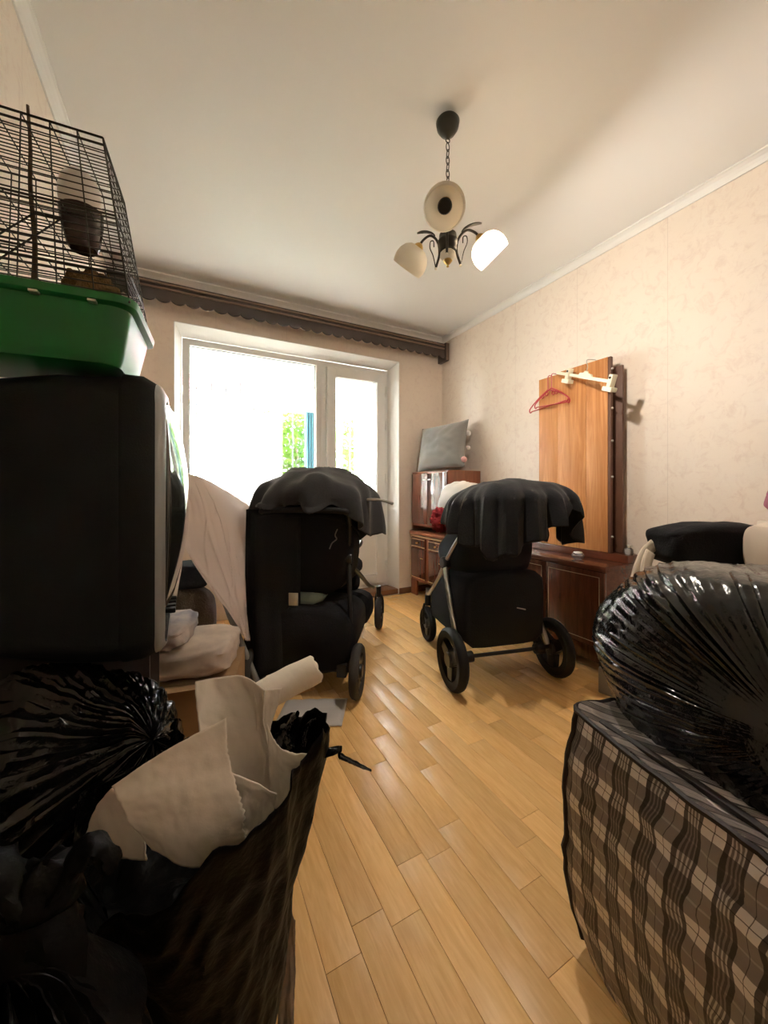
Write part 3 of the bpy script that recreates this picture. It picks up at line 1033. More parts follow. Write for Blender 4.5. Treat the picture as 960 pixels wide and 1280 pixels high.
# ------------------------------------------------------------------ strollers
def drape(fr, ca, cb, ztop, ra, rb, dome, hem, seed, amp=.02, nf=13, flat=2.6, nr=44, nth=132, tilt=0., rough=0.):
    """cloth thrown over a dome; fr maps (a, b, z) to world; hem(angle) = extra hanging length"""
    def fn(u, v):
        ang = 2 * math.pi * v
        ca_, sa_ = math.cos(ang), math.sin(ang)
        k = (abs(ca_) ** flat + abs(sa_) ** flat) ** (-1 / flat)
        s1 = .62
        h = hem(ang) * (1 + .25 * noise.noise(V((ca_ * 5, sa_ * 5, seed))))
        if u < s1:
            q = u / s1 * math.pi / 2
            rad = math.sin(q); drop = (1 - math.cos(q)) * dome
        else:
            w_ = (u - s1) / (1 - s1)
            rad = 1 + .02 * w_; drop = dome + w_ * h
        ss = sstep(.25, .95, u)
        fold = math.sin(nf * ang + 2.2 * noise.noise(V((ca_ * 1.6, sa_ * 1.6, seed))) + seed) + .5 * math.sin(nf * 1.9 * ang + seed * 2)
        rad += amp / max(ra, rb) * fold * ss * 1.3
        x = ra * rad * k * ca_; y = rb * rad * k * sa_
        nz = noise.noise(V((x * 7, y * 7, seed + u))) * .012 * (1 - .4 * ss) + rough * (1 - 2.2 * abs(noise.noise(V((x * 6 + seed, y * 6, seed + 3))))) + noise.noise(V((x * 18, y * 18, seed + drop * 6))) * .006
        return fr(ca + x, cb + y, ztop - drop + nz + tilt * x)
    return MB().grid(fn, nr, nth, True)


def wheel(parent, c, axis, fwd, r, wd, tyre, hubm, spokes=3):
    c, axis, fwd = V(c), V(axis).normalized(), V(fwd).normalized()
    up = axis.cross(fwd)
    rr = r * .17
    prof = [(r - 2 * rr, -wd * .40), (r - .6 * rr, -wd * .5), (r - .15 * rr, -wd * .3), (r, 0), (r - .15 * rr, wd * .3), (r - .6 * rr, wd * .5), (r - 2 * rr, wd * .40), (r - 2 * rr, -wd * .40)]
    vs, fs = [], []
    n = 40
    for rad, h in prof:
        for k in range(n):
            q = 2 * math.pi * k / n
            vs.append(c + axis * h + (fwd * math.cos(q) + up * math.sin(q)) * rad)
    for i in range(len(prof) - 1):
        for k in range(n):
            fs.append((i * n + k, i * n + (k + 1) % n, (i + 1) * n + (k + 1) % n, (i + 1) * n + k))
    wh = build('wheel', MB().add(vs, fs, True), tyre, parent)
    build('hub', MB().lathe(c - axis * wd * .55, axis, [(0, 0), (r * .22, 0), (r * .26, wd * .2), (r * .26, wd * .9), (r * .22, wd * 1.1), (0, wd * 1.1)], 20), hubm, wh)
    for i in range(spokes):
        q = 2 * math.pi * i / spokes + .5
        d = fwd * math.cos(q) + up * math.sin(q)
        t = axis.cross(d)
        a0, a1 = c + d * r * .2, c + d * (r - 1.8 * rr)
        sp = MB()
        w0, w1, th = r * .20, r * .15, wd * .3
        sp.add([a0 + t * w0 - axis * th, a0 - t * w0 - axis * th, a1 - t * w1 - axis * th, a1 + t * w1 - axis * th,
                a0 + t * w0 + axis * th, a0 - t * w0 + axis * th, a1 - t * w1 + axis * th, a1 + t * w1 + axis * th],
               [(0, 1, 2, 3), (7, 6, 5, 4), (0, 4, 5, 1), (1, 5, 6, 2), (2, 6, 7, 3), (3, 7, 4, 0)])
        build('spoke', sp, hubm, wh)
    return wh


def frame_of(W, hd):
    hd = V((hd[0], hd[1], 0)).normalized()
    rt = V((hd.y, -hd.x, 0))
    W = V(W)
    return (lambda a, b, z: W + hd * a + rt * b + V((0, 0, z))), hd, rt


# --- right stroller, silver frame
P, hd, rt = frame_of((1.173, 1.498, 0), (.235, .972))
WD = .585
sr = thing('stroller', tuple(P(.25, .29, 0)), 'silver framed black baby stroller by the low cabinet, black cloth over it', 'stroller')
wheel(sr, P(0, .0, .152), rt, hd, .152, .052, m_rubber, m_blkmet, 3)
wheel(sr, P(0, WD, .152), rt, hd, .152, .052, m_rubber, m_blkmet, 3)
for b in (.10, WD - .10):
    wheel(sr, P(.60, b, .112), rt, hd, .112, .04, m_rubber, m_blkmet, 3)
    fk = MB()
    for s in (-.028, .028):
        fk.tube(smooth([P(.60, b + s, .112), P(.61, b + s, .2), P(.60, b + s * .8, .245)], 4), .008, 8)
    fk.tube([P(.60, b, .235), P(.60, b, .30)], .02, 12)
    build('fork', fk, m_blkmet, sr)
    build('fork_cap', MB().tube([P(.60, b, .298), P(.60, b, .345)], .014, 12), m_alu, sr)
for s, b in ((1, .035), (-1, WD - .035)):
    hi = b + s * .03
    build('rear_leg', MB().tube(smooth([P(.0, b, .17), P(.06, b + s * .005, .29), P(.17, b + s * .015, .48), P(.235, hi, .585)], 5), .0145, 10), m_alu, sr)
    build('front_leg', MB().tube(smooth([P(.235, hi, .585), P(.36, hi + s * .01, .46), P(.52, hi + s * .02, .34), P(.60, hi + s * .035, .315)], 5), .013, 10), m_alu, sr)
    build('joint', MB().lathe(P(.235, hi - .022, .585), rt, [(0, 0), (.03, .0), (.034, .008), (.034, .036), (.03, .044), (0, .044)], 20), m_blkmet, sr)
    build('push_arm', MB().tube(smooth([P(.235, hi, .585), P(.13, hi + s * .012, .70), P(.02, hi + s * .035, .82), P(-.085, hi + s * .05, .875)], 5), .012, 10), m_alu if s == 1 else m_blkmet, sr)
    build('axle_cap', MB().tube([P(0, b + s * .03, .152), P(0, b + s * .075, .155)], .027, 14), m_blkmet, sr)
build('handle', MB().tube(smooth([P(-.075, .113, .870), P(-.12, .13, .905), P(-.14, .20, .915), P(-.14, WD - .20, .915), P(-.12, WD - .13, .905), P(-.075, WD - .113, .870)], 5), .016, 10), m_rubber, sr)
build('axle', MB().tube([P(0, .03, .155), P(0, WD - .03, .155)], .010, 8), m_blkmet, sr)

def hull(fr, secs, n=28, p=3.2):
    """closed soft body from sections (a, b0, b1, z0, z1)"""
    mb = MB()
    vs, fs = [], []
    for a, b0, b1, z0, z1 in secs:
        for k in range(n):
            q = 2 * math.pi * k / n
            c_, s_ = math.cos(q), math.sin(q)
            kk = (abs(c_) ** p + abs(s_) ** p) ** (-1 / p)
            vs.append(fr(a, lerp(b0, b1, .5 + .5 * kk * c_), lerp(z0, z1, .5 + .5 * kk * s_)))
    m = len(secs)
    for i in range(m - 1):
        for k in range(n):
            fs.append((i * n + k, i * n + (k + 1) % n, (i + 1) * n + (k + 1) % n, (i + 1) * n + k))
    fs.append(tuple(range(n))); fs.append(tuple(range((m - 1) * n, m * n)))
    return mb.add(vs, fs, True)


build('basket', hull(P, [(-.02, .08, .51, .21, .55), (.0, .06, .525, .19, .57), (.25, .06, .525, .18, .56), (.48, .08, .51, .18, .40), (.54, .10, .49, .21, .36)], p=7), m_blackfab, sr)
build('seat', hull(P, [(.02, .12, .47, .60, .80), (.06, .08, .50, .52, .90), (.18, .07, .52, .50, .86), (.32, .08, .50, .52, .76), (.42, .10, .48, .54, .70), (.45, .14, .44, .56, .64)]), m_blackfab, sr)
def can_f(u, v):
    q = math.pi * (u * .62 + .02)
    f_ = math.pi * v
    return P(.12 - .23 * math.cos(q) * (.6 + .4 * math.sin(f_)), .32 - .215 * math.cos(f_), .72 + .27 * math.sin(f_) ** .8 * (.35 + .65 * math.sin(q)))
build('canopy', MB().grid(can_f, 20, 24), m_blackfab, sr, solid=.004)
build('strap', MB().tube([P(.02, .30, .395), P(-.023, .36, .385), P(-.024, .40, .375)], .003, 6), m_alu, sr)

def hem_r(a):
    d = math.degrees(a) % 360
    pts = [(0, .06), (60, .08), (88, .12), (100, .20), (118, .22), (134, .10), (150, .02), (168, .12), (190, .20), (215, .24), (240, .22), (262, .17), (290, .12), (330, .06), (360, .06)]
    for (x0, y0), (x1, y1) in zip(pts, pts[1:]):
        if x0 <= d <= x1:
            return lerp(y0, y1, sstep(0, 1, (d - x0) / (x1 - x0)))
    return .1
tag(build('draped_garment', drape(P, .04, .342, 1.045, .300, .285, .13, hem_r, 3.1, .026, 15, 2.8, tilt=-.10, rough=.006), m_blkjersey, solid=.004), 'black jersey garment thrown over the silver stroller handle and hood', 'garment')

# pale padded bag and red cloth in its seat
def blob(fr_c, rad, seed, amp=.12, freq=2.5, nu=36, nv=56, p=2.0, ridge=0.):
    c = V(fr_c)
    def g(u, v):
        th, ph = math.pi * u, 2 * math.pi * v
        d = V((math.sin(th) * math.cos(ph), math.sin(th) * math.sin(ph), math.cos(th)))
        k = (abs(d.x) ** p + abs(d.y) ** p + abs(d.z) ** p) ** (-1 / p)
        n_ = noise.noise(d * freq + V((seed, 0, 0))) + .5 * noise.noise(d * freq * 2.3 + V((0, seed, 0)))
        if ridge:
            n_ += ridge * (1 - 2 * abs(noise.noise(d * freq * 2.6 + V((seed, seed, 1)))))
        q = d * k * (1 + amp * n_)
        return c + V((q.x * rad[0], q.y * rad[1], q.z * rad[2]))
    return MB().grid(g, nu, nv, True)


tag(build('padded_bag', blob(P(.49, .31, .885), (.14, .16, .16), 4.0, .08, 2.0, p=2.8), m_mauve if False else M('off_white_quilting', (.62, .58, .53), .8, .2)), 'pale padded bag heaped in the silver stroller seat', 'bag')
tag(build('folded_cloth', blob(P(.34, .075, .815), (.05, .045, .065), 8.0, .3, 3.0, ridge=.5), m_redcloth), 'crimson folded cloth beside the pale padded bag', 'cloth')

# --- left stroller, black frame
P2w, hd2, rt2 = frame_of((.306, 1.942, 0), (.555, .832))
P2 = lambda a, b, z: P2w(a, b * .911, z)
WD2 = .56
sl = thing('stroller', tuple(P2(.3, .28, 0)), 'black framed baby stroller with big basket under a charcoal hoodie', 'stroller')
for b in (0, WD2):
    wheel(sl, P2(0, b, .125), rt2, hd2, .125, .045, m_rubber2, m_blkmet, 5)
for b in (.03, WD2 - .0):
    wheel(sl, P2(.90, b, .11), rt2, hd2, .11, .045, m_rubber2, m_blkmet, 5)
    fk = MB()
    for s in (-.03, .03):
        fk.tube(smooth([P2(.90, b + s, .11), P2(.895, b + s, .2), P2(.87, b + s * .6, .25)], 4), .008, 8)
    fk.tube([P2(.87, b, .235), P2(.865, b, .31)], .018, 12)
    build('fork', fk, m_blkmet, sl)
for s, b in ((1, .04), (-1, WD2 - .045)):
    build('rear_leg', MB().tube(smooth([P2(.0, b, .13), P2(.03, b, .28), P2(.06, b + s * .01, .50), P2(.12, b + s * .03, .66)], 5), .0125, 10), m_blkmet, sl)
    build('front_leg', MB().tube(smooth([P2(.10, b + s * .03, .62), P2(.40, b + s * .02, .50), P2(.70, b + s * .01, .36), P2(.865, b, .30)], 5), .013, 10), m_blkmet, sl)
    build('push_arm', MB().tube(smooth([P2(.12, b + s * .03, .66), P2(.06, b + s * .01, .80), P2(-.03, b, .885)], 5), .012, 10), m_blkmet, sl)
    build('joint', MB().lathe(P2(.115, b + s * .03 - .02, .645), rt2, [(0, 0), (.03, .0), (.034, .008), (.034, .032), (.03, .04), (0, .04)], 20), m_blkmet, sl)
    build('brake', MB().box((-.03, b - .03 - .012 + s * .02, .10), (.035, b + .012 + s * .02, .165), .008, lambda v: P2(v.x, v.y, v.z)), m_blkmet, sl)
build('axle', MB().tube([P2(0, .02, .125), P2(0, WD2 - .02, .125)], .011, 8), m_blkmet, sl)
build('handle', MB().tube(smooth([P2(-.03, .05, .885), P2(-.055, .07, .895), P2(-.06, .16, .90), P2(-.06, .40, .90), P2(-.055, WD2 - .06, .895), P2(-.03, WD2 - .05, .885)], 5), .015, 10), m_rubber, sl)
build('basket', hull(P2, [(-.03, .0, .50, .13, .40), (.0, -.03, .535, .10, .43), (.2, -.03, .53, .09, .42), (.5, .0, .52, .10, .36), (.58, .03, .50, .13, .32)]), m_blackfab, sl)
build('front_basket', hull(P2, [(.62, .10, .50, .11, .30), (.65, .07, .53, .09, .33), (.80, .07, .53, .09, .31), (.86, .10, .50, .12, .28)]), m_blackfab, sl)
build('seat_back', hull(P2, [(.06, .12, .44, .52, .98), (.10, .04, .52, .45, 1.0), (.22, .03, .53, .44, 1.0), (.30, .08, .48, .48, .96)], p=2.6), m_blackfab, sl)
build('seat', hull(P2, [(.24, .08, .48, .46, .66), (.45, .07, .49, .46, .62), (.66, .09, .47, .44, .56), (.72, .12, .44, .45, .53)]), m_navy, sl)
build('footrest', hull(P2, [(.66, .14, .42, .34, .48), (.72, .12, .44, .30, .46), (.78, .14, .42, .30, .38)]), m_navy, sl)
build('bumper_bar', MB().tube(smooth([P2(.26, .48, .66), P2(.42, .50, .68), P2(.55, .42, .69), P2(.55, .14, .69), P2(.42, .06, .68), P2(.26, .08, .66)], 5), .014, 8), m_blkmet, sl)
def can_l(u, v):
    q = math.pi * (u * .60 + .04)
    f_ = math.pi * v
    return P2(.28 - .30 * math.cos(q) * (.6 + .4 * math.sin(f_)), .28 - .275 * math.cos(f_), .74 + .29 * math.sin(f_) ** .8 * (.35 + .65 * math.sin(q)))
build('canopy', MB().grid(can_l, 20, 24), m_blackfab, sl, solid=.004)
# black side apron hanging to the floor on the left
def apron(u, v):
    p = spline([V((.03, .24, 0)), V((-.04, .10, 0)), V((-.05, .01, 0)), V((-.03, -.032, 0)), V((.12, -.05, 0)), V((.32, -.05, 0))], u)
    w_ = .012 * math.sin(u * 31 + v * 2) * (.3 + v)
    return P2(p.x + w_ * .6 - .015 * v, p.y - .005 * v + w_ * .3, lerp(.90, .09 + .02 * math.sin(u * 9), v))
build('rain_apron', MB().grid(apron, 30, 24), m_blackfab, sl, solid=.005)
build('side_lever', MB().tube(smooth([P2(.10, WD2 + .0, .945), P2(.095, WD2 + .09, .945), P2(.085, WD2 + .14, .938), P2(.075, WD2 + .18, .925)], 4), .007, 8), m_alu, sl)
build('care_label', MB().box((-.038, .20, .44), (-.034, .25, .50), .001, lambda v: P2(v.x, v.y, v.z)), M('label_paper', (.55, .48, .40), .8), sl)
for b, s in ((.10, 1), (.44, -1)):
    build('webbing_loop', MB().tube(smooth([P2(.048, b, .80), P2(.044, b + s * .012, .77), P2(.046, b + s * .004, .75), P2(.05, b + s * .03, .73), P2(.052, b + s * .045, .70)], 4), .003, 6), m_greyplastic, sl)
def hem_l(a):
    d = math.degrees(a) % 360
    pts = [(0, .10), (45, .12), (75, .16), (105, .20), (125, .14), (150, .03), (180, .02), (215, .03), (240, .10), (262, .12), (300, .08), (360, .10)]
    for (x0, y0), (x1, y1) in zip(pts, pts[1:]):
        if x0 <= d <= x1:
            return lerp(y0, y1, sstep(0, 1, (d - x0) / (x1 - x0)))
    return .1
tag(build('draped_hoodie', drape(P2, .20, .285, 1.09, .29, .335, .17, hem_l, 6.4, .032, 9, 2.3, rough=.034), m_greyfab, solid=.004), 'charcoal grey hoodie thrown over the black stroller hood', 'garment')
tag(build('folded_bag', hull(P2, [(.03, .10, .32, .425, .445), (.06, .06, .36, .425, .47), (.16, .06, .36, .43, .475), (.2, .10, .30, .43, .45)]), M('pale_green_film', (.28, .36, .32), .35, .5, bump=(30, .5))), 'pale green plastic packet lying in the stroller basket', 'packet')

# ------------------------------------------------------------------ left side: drying rack under a sheet, folded things
rk = thing('drying_rack', (.15, 2.1, 0), 'grey folding drying rack standing under the pinkish sheet', 'rack')
for p in (((.330, 1.815, 0), at(287, 768, 1.79)), ((.02, 2.50, 0), (.10, 2.42, 1.0)), ((-.36, 2.42, 0), (-.12, 2.42, 1.0)), ((-.36, 1.90, 0), (.0, 1.90, .98))):
    build('leg', MB().tube([p[0], p[1]], .014, 10), m_greyplastic, rk)
build('leg', MB().tube([at(287, 768, 1.79), at(262, 700, 2.1), (.05, 2.25, 1.0)], .014, 10), m_greyplastic, rk)
build('rail', MB().tube([(-.02, 1.88, 1.04), (.0, 2.0, 1.02), (.10, 2.42, 1.0), (.28, 2.52, .93)], .011, 8), m_greyplastic, rk)
build('rail', MB().tube([(-.12, 2.42, 1.0), (.10, 2.42, 1.0)], .011, 8), m_greyplastic, rk)
build('rail', MB().tube([(.0, 1.90, .98), (-.02, 1.88, 1.04)], .011, 8), m_greyplastic, rk)


def net(rows, seed=0, amp=.012, fr=(5, 5), crease=None):
    rows = [[V(p) for p in r] for r in rows]
    def fn(u, v):
        c = [spline(r, v) for r in rows]
        p = spline(c, u)
        n_ = noise.noise(V((u * fr[0], v * fr[1], seed)))
        n2 = noise.noise(V((u * fr[0] * 2.7, v * fr[1] * 2.7, seed + 5)))
        e = amp * (n_ + .4 * n2)
        if crease:
            q_ = u * crease[0] + .9 * noise.noise(V((u * 2, v * 1.5, seed + 9)))
            e += crease[1] * (max(0, 1 - abs((q_ % 1) - .5) * 7) - .2) * sstep(1.05, .5, v) + crease[1] * .8 * max(0, 1 - 9 * abs(noise.noise(V((u * 4 + v * 3, v * 2.2 - u * 2, seed + 4)))))
        return p + V((-e * .7, -e * .7, e * .3))
    return fn


rows = [  # from the free left edge to the window side, top to bottom
    [at(226, 588, 1.62), at(230, 632, 1.62), at(233, 682, 1.63), at(258, 728, 1.68), at(286, 765, 1.74), at(307, 800, 1.77)],
    [at(236, 592, 1.70), at(256, 632, 1.68), at(270, 682, 1.68), at(284, 728, 1.72), at(297, 768, 1.75), at(309, 801, 1.77)],
    [at(258, 600, 1.80), at(283, 640, 1.76), at(292, 690, 1.74), at(299, 735, 1.75), at(305, 770, 1.765), at(310, 801, 1.775)],
    [at(285, 615, 2.0), at(304, 645, 1.92), at(308, 692, 1.86), at(309, 735, 1.83), at(310, 770, 1.81), at(311, 801, 1.785)],
    [at(314, 634, 2.25), at(318, 660, 2.15), at(316, 700, 2.05), at(313, 740, 1.95), at(312, 772, 1.86), at(312, 801, 1.795)],
]
mb = MB().grid(net(rows, 2.0, .012, (5, 3), (6, .007)), 110, 110)
rows2 = [
    [at(214, 600, 1.62), at(212, 650, 1.60), at(207, 710, 1.58), at(200, 760, 1.57), at(192, 800, 1.56)],
    [at(222, 592, 1.61), at(221, 650, 1.59), at(217, 710, 1.57), at(210, 760, 1.56), at(203, 800, 1.56)],
    [at(227, 588, 1.615), at(230, 640, 1.61), at(229, 690, 1.60), at(221, 745, 1.58), at(210, 798, 1.57)],
]
mb.grid(net(rows2, 5.0, .006, (3, 4)), 14, 40)
tag(build('draped_sheet', mb, m_sheet, solid=.003), 'pinkish white crumpled bedsheet draped over the drying rack', 'sheet')

cb = thing('cardboard_box', (.06, 1.66, 0), 'open tan cardboard box on the floor below the folded blankets', 'box')
def rot(o, ang):
    ca_, sa_ = math.cos(ang), math.sin(ang)
    return lambda v: V((o[0] + v.x * ca_ - v.y * sa_, o[1] + v.x * sa_ + v.y * ca_, o[2] + v.z))
rx = rot((.045, 1.70, 0), -.25)
BX, BYM = .165, .11
for a, b in (((-.2, -.2, 0), (BX, -.195, .30)), ((-.2, BYM - .005, 0), (BX, BYM, .30)), ((-.2, -.195, 0), (-.195, BYM - .005, .30)), ((BX - .005, -.195, 0), (BX, BYM - .005, .30)), ((-.195, -.195, 0), (BX - .005, BYM - .005, .005))):
    build('wall', MB().box(a, b, 0, rx), m_card2, cb)
build('flap', MB().poly([rx(V(p)) for p in ((-.2, -.2, .30), (BX, -.2, .30), (BX - .01, -.29, .33), (-.18, -.30, .32))], V((0, 0, .004))), m_card2, cb)
build('flap', MB().poly([rx(V(p)) for p in ((-.195, -.19, .296), (BX - .005, -.19, .296), (BX - .005, BYM - .01, .296), (-.195, BYM - .01, .296))], V((0, 0, .005))), m_card2, cb)

def slabcloth(fr, x0, x1, y0, y1, z0, z1, seed, amp=.03):
    def g(u, v):
        th = 2 * math.pi * v
        ph = math.pi * (u - .5)
        p = 4.0
        sg = lambda c: math.copysign(abs(c) ** (2 / p), c)
        sx_ = sg(math.cos(ph)) * sg(math.cos(th)); sy_ = sg(math.cos(ph)) * sg(math.sin(th)); sz_ = sg(math.sin(ph))
        q = V((sx_, sy_, sz_))
        n_ = noise.noise(q * 2.2 + V((seed, 0, 0))) + .6 * noise.noise(q * 5 + V((0, seed, 0)))
        q = q * (1 + amp * n_)
        return fr(V((lerp(x0, x1, .5 + .5 * q.x), lerp(y0, y1, .5 + .5 * q.y), lerp(z0, z1, .5 + .5 * q.z))))
    return MB().grid(g, 30, 64, True)


tag(build('folded_quilt', slabcloth(rx, -.17, .155, -.205, .10, .308, .43, 1.5, .07), m_quilt), 'cream folded quilt lying on the cardboard box', 'quilt')
tag(build('folded_blanket', slabcloth(rx, -.20, .0, -.215, .08, .422, .505, 3.3, .10), m_blanket), 'blue grey patterned blanket folded on the cream quilt', 'blanket')
ry = rot((-.03, 2.08, 0), -.15)
tag(build('fur_coat', slabcloth(ry, -.19, .165, -.12, .13, .0, .52, 6.1, .05), m_fur), 'dark brown fur coat bundled behind the folded blankets', 'coat')
tag(build('dark_blanket', slabcloth(ry, -.17, .145, -.10, .11, .520, .64, 7.7, .06), M('dark_grey_wool', (.03, .03, .034), .9, .1, bump=(60, .4))), 'dark grey folded blanket on top of the fur coat', 'blanket')

# ------------------------------------------------------------------ television on a low stand
ts = thing('tv_stand', (-.26, 1.2, 0), 'dark brown low stand carrying the television', 'stand')
mb = MB()
mb.box((XL + .02, 1.04, .10), (-.075, 1.06, .655), .003); mb.box((XL + .02, 1.39, .10), (-.075, 1.41, .655), .003)
mb.box((XL + .02, 1.06, .10), (-.075, 1.39, .12), .003); mb.box((XL + .02, 1.06, .36), (-.085, 1.39, .38), .003)
build('case', mb, m_dark, ts)
build('top', MB().box((XL + .01, 1.03, .655), (-.065, 1.43, .678), .004), m_dark, ts)
for xx in (XL + .05, -.10):
    for yy in (1.06, 1.39):
        build('leg', MB().tube([(xx, yy, 0), (xx, yy, .102)], [.012, .018], 10), m_lacq_side, ts)

tv = thing('television', (-.22, 1.11, .68), 'large black tube television with bulging silver edged screen on the stand', 'television')
TY0, TY1, TZ0, TZ1 = .80, 1.42, .680, 1.212
def rrect(x, y0, y1, z0, z1, r, n=6):
    out = []
    for cy, cz, a0 in ((y1 - r, z1 - r, 0), (y0 + r, z1 - r, 90), (y0 + r, z0 + r, 180), (y1 - r, z0 + r, 270)):
        for i in range(n + 1):
            a = math.radians(a0 + 90 * i / n)
            out.append(V((x, cy + r * math.cos(a), cz + r * math.sin(a))))
    return out
def loft(secs, capa=True, capb=True):
    mb = MB()
    n = len(secs[0])
    fs = []
    for i in range(len(secs) - 1):
        for k in range(n):
            fs.append((i * n + k, i * n + (k + 1) % n, (i + 1) * n + (k + 1) % n, (i + 1) * n + k))
    if capa:
        fs.append(tuple(range(n)))
    if capb:
        fs.append(tuple(range((len(secs) - 1) * n, len(secs) * n)))
    return mb.add([p for s in secs for p in s], fs, True)
def sec(x, d, r=.05, zd=None):
    return rrect(x, TY0 + d, TY1 - d, TZ0 + .4 * d, TZ1 - (zd if zd is not None else d * .5), r)
build('housing', loft([sec(-.455, .15, .05, .05), sec(-.44, .13, .05, .042), sec(-.34, .08, .05, .022), sec(-.20, .025, .045, .008), sec(-.15, .012, .045, .008), sec(-.105, .004, .045, .004), sec(-.10, .008, .045, .008)]), m_tv, tv)
bz = [sec(-.105, .004, .045, .004), sec(-.10, .0, .045, .0), sec(-.075, .0, .045, .0), sec(-.052, .012, .045, .012), sec(-.045, .03, .04, .03), sec(-.046, .040, .035, .04), sec(-.058, .044, .03, .044)]
# curved front: bow the bezel outward in the middle of each side
def bow(p):
    a = (p.y - (TY0 + TY1) / 2) / ((TY1 - TY0) / 2)
    b = (p.z - (TZ0 + TZ1) / 2) / ((TZ1 - TZ0) / 2)
    if p.x > -.09:
        return V((p.x + .030 * (1 - a * a) * .8 + .012 * (1 - b * b), p.y, p.z))
    return p
def scr_sec(k):
    return None
bzm = loft([[bow(p) for p in s] for s in bz], False, True)
build('bezel', bzm, m_tv, tv)
build('silver_rim', loft([[bow(p) for p in s_] for s_ in (sec(-.056, .0095, .045, .0095), sec(-.0505, .0125, .045, .0125), sec(-.0435, .029, .04, .029), sec(-.0445, .037, .036, .037))], False, False), m_tvsil, tv)
def scr(u, v):
    a, b = u * 2 - 1, v * 2 - 1
    p = 5.0
    k = (abs(a) ** p + abs(b) ** p)
    y = (TY0 + TY1) / 2 + a * .262
    z = (TZ0 + TZ1) / 2 + .022 + b * .205
    return V((-.058 + .052 * (1 - a * a * .75) * (1 - b * b * .55) + .012, y, z))
build('screen', MB().grid(scr, 24, 24), m_screen, tv, solid=.004)
build('speaker_grille', MB().box((-.06, TY0 + .07, TZ0 + .012), (-.036, TY0 + .20, TZ0 + .03), .003), m_tv, tv)
for k in range(4):
    build('button', MB().box((-.05, TY0 + .26 + k * .035, TZ0 + .014), (-.022, TY0 + .28 + k * .035, TZ0 + .026), .003), m_tv, tv)
for k in range(9):
    pass

# ------------------------------------------------------------------ cage on the television
e1 = V((.9976, -.07, 0)); e2 = V((.07, .9976, 0))
K = V((-.082, .775, 0))
cgl, cgd = .355, .23
def C3(s, d, z, ins=0.):
    """s runs left from the near right corner, d runs back"""
    return K - e1 * s + e2 * d + V((0, 0, z))
cg = thing('animal_cage', tuple(C3(.18, .15, 1.215)), 'wire animal cage with green plastic tray on top of the television', 'cage')
def tray_sec(z, ins, r=.03, n=5):
    out = []
    for cs, cd, a0 in ((cgl - ins - r, cgd - ins - r, 0), (ins + r, cgd - ins - r, 90), (ins + r, ins + r, 180), (cgl - ins - r, ins + r, 270)):
        for i in range(n + 1):
            a = math.radians(a0 + 90 * i / n)
            out.append(C3(cs + r * math.cos(a), cd + r * math.sin(a), z))
    return out
tr = loft([tray_sec(1.216, .035), tray_sec(1.218, .026), tray_sec(1.235, .020), tray_sec(1.312, .006), tray_sec(1.316, -.004), tray_sec(1.328, -.006), tray_sec(1.329, .004), tray_sec(1.312, .012), tray_sec(1.235, .028), tray_sec(1.226, .034)])
ty = build('tray', tr, m_green, cg)
for s in (.055, .13, .20, .28):
    build('clip', MB().box((s - .006, -.008, 1.309), (s + .006, .004, 1.313), .001, lambda v: C3(v.x, v.y, v.z)), m_screw, cg)
ZC0, ZC1 = 1.322, 1.615
def cw(s, d, z):
    """taper: top is narrower"""
    t = (z - ZC0) / (ZC1 - ZC0)
    i = .045 * t
    return C3(lerp(i + .004, cgl - i - .004, s), lerp(.03 * t + .004, cgd - .03 * t - .004, d), z)
def wires(name, pfn, nu, nv, r=.0011):
    mb = MB()
    for i in range(nu + 1):
        mb.tube([pfn(i / nu, 0), pfn(i / nu, 1)], r * 1.5 if i in (0, nu) else r, 5)
    for j in range(nv + 1):
        mb.tube([pfn(0, j / nv), pfn(1, j / nv)], r * 1.8 if j in (0, nv) else r, 5)
    return build(name, mb, m_wire, cg)
wires('wire_panel', lambda s, t: cw(s, 0, lerp(ZC0, ZC1, t)), 7, 24)
wires('wire_panel', lambda s, t: cw(s, 1, lerp(ZC0, ZC1, t)), 7, 24)
wires('wire_panel', lambda s, t: cw(0, s, lerp(ZC0, ZC1, t)), 4, 20, .0008)
wires('wire_panel', lambda s, t: cw(1, s, lerp(ZC0, ZC1, t)), 4, 20, .0008)
wires('wire_panel', lambda s, t: cw(s, t, ZC1), 7, 9)
wires('wire_shelf', lambda s, t: cw(s, t, 1.475), 8, 9)
wires('wire_shelf', lambda s, t: cw(s, lerp(.3, 1, t), 1.40), 8, 7)
ldr = MB()
for o in (.0, .04):
    ldr.tube([cw(.30 + o * 3, .25, 1.475), cw(.75 + o * 3, .35, 1.325)], .0016, 5)
for k in range(9):
    u = k / 8
    ldr.tube([cw(lerp(.30, .75, u), lerp(.25, .35, u), lerp(1.475, 1.325, u)), cw(lerp(.42, .87, u), lerp(.25, .35, u), lerp(1.475, 1.325, u))], .0012, 5)
build('ladder', ldr, m_wire, cg)
tw = tag(build('dry_twig', MB().tube(smooth([cw(.44, .30, 1.325), cw(.425, .28, 1.42), cw(.44, .26, 1.52), cw(.435, .24, 1.59), cw(.445, .22, 1.66)], 5), [.0042 - .0001 * i for i in range(21)], 7), m_twig), 'thin dry twig poking through the cage roof', 'twig')
dp = cw(.205, .28, 1.452)
fd = thing('water_dispenser', tuple(dp), 'domed frosted dispenser with smoky cup inside the cage', 'dispenser')
ax = V((-.06, 0, 1)).normalized()
build('dome', MB().lathe(dp + ax * .045, ax, [(.031, 0), (.032, .02), (.031, .04), (.027, .056), (.018, .068), (.008, .073), (0, .074)], 24), m_frost, fd)
build('cup', MB().lathe(dp + ax * -.022, ax, [(0, 0), (.020, 0), (.024, .006), (.032, .05), (.033, .068), (.030, .068)], 24), m_smoke, fd)
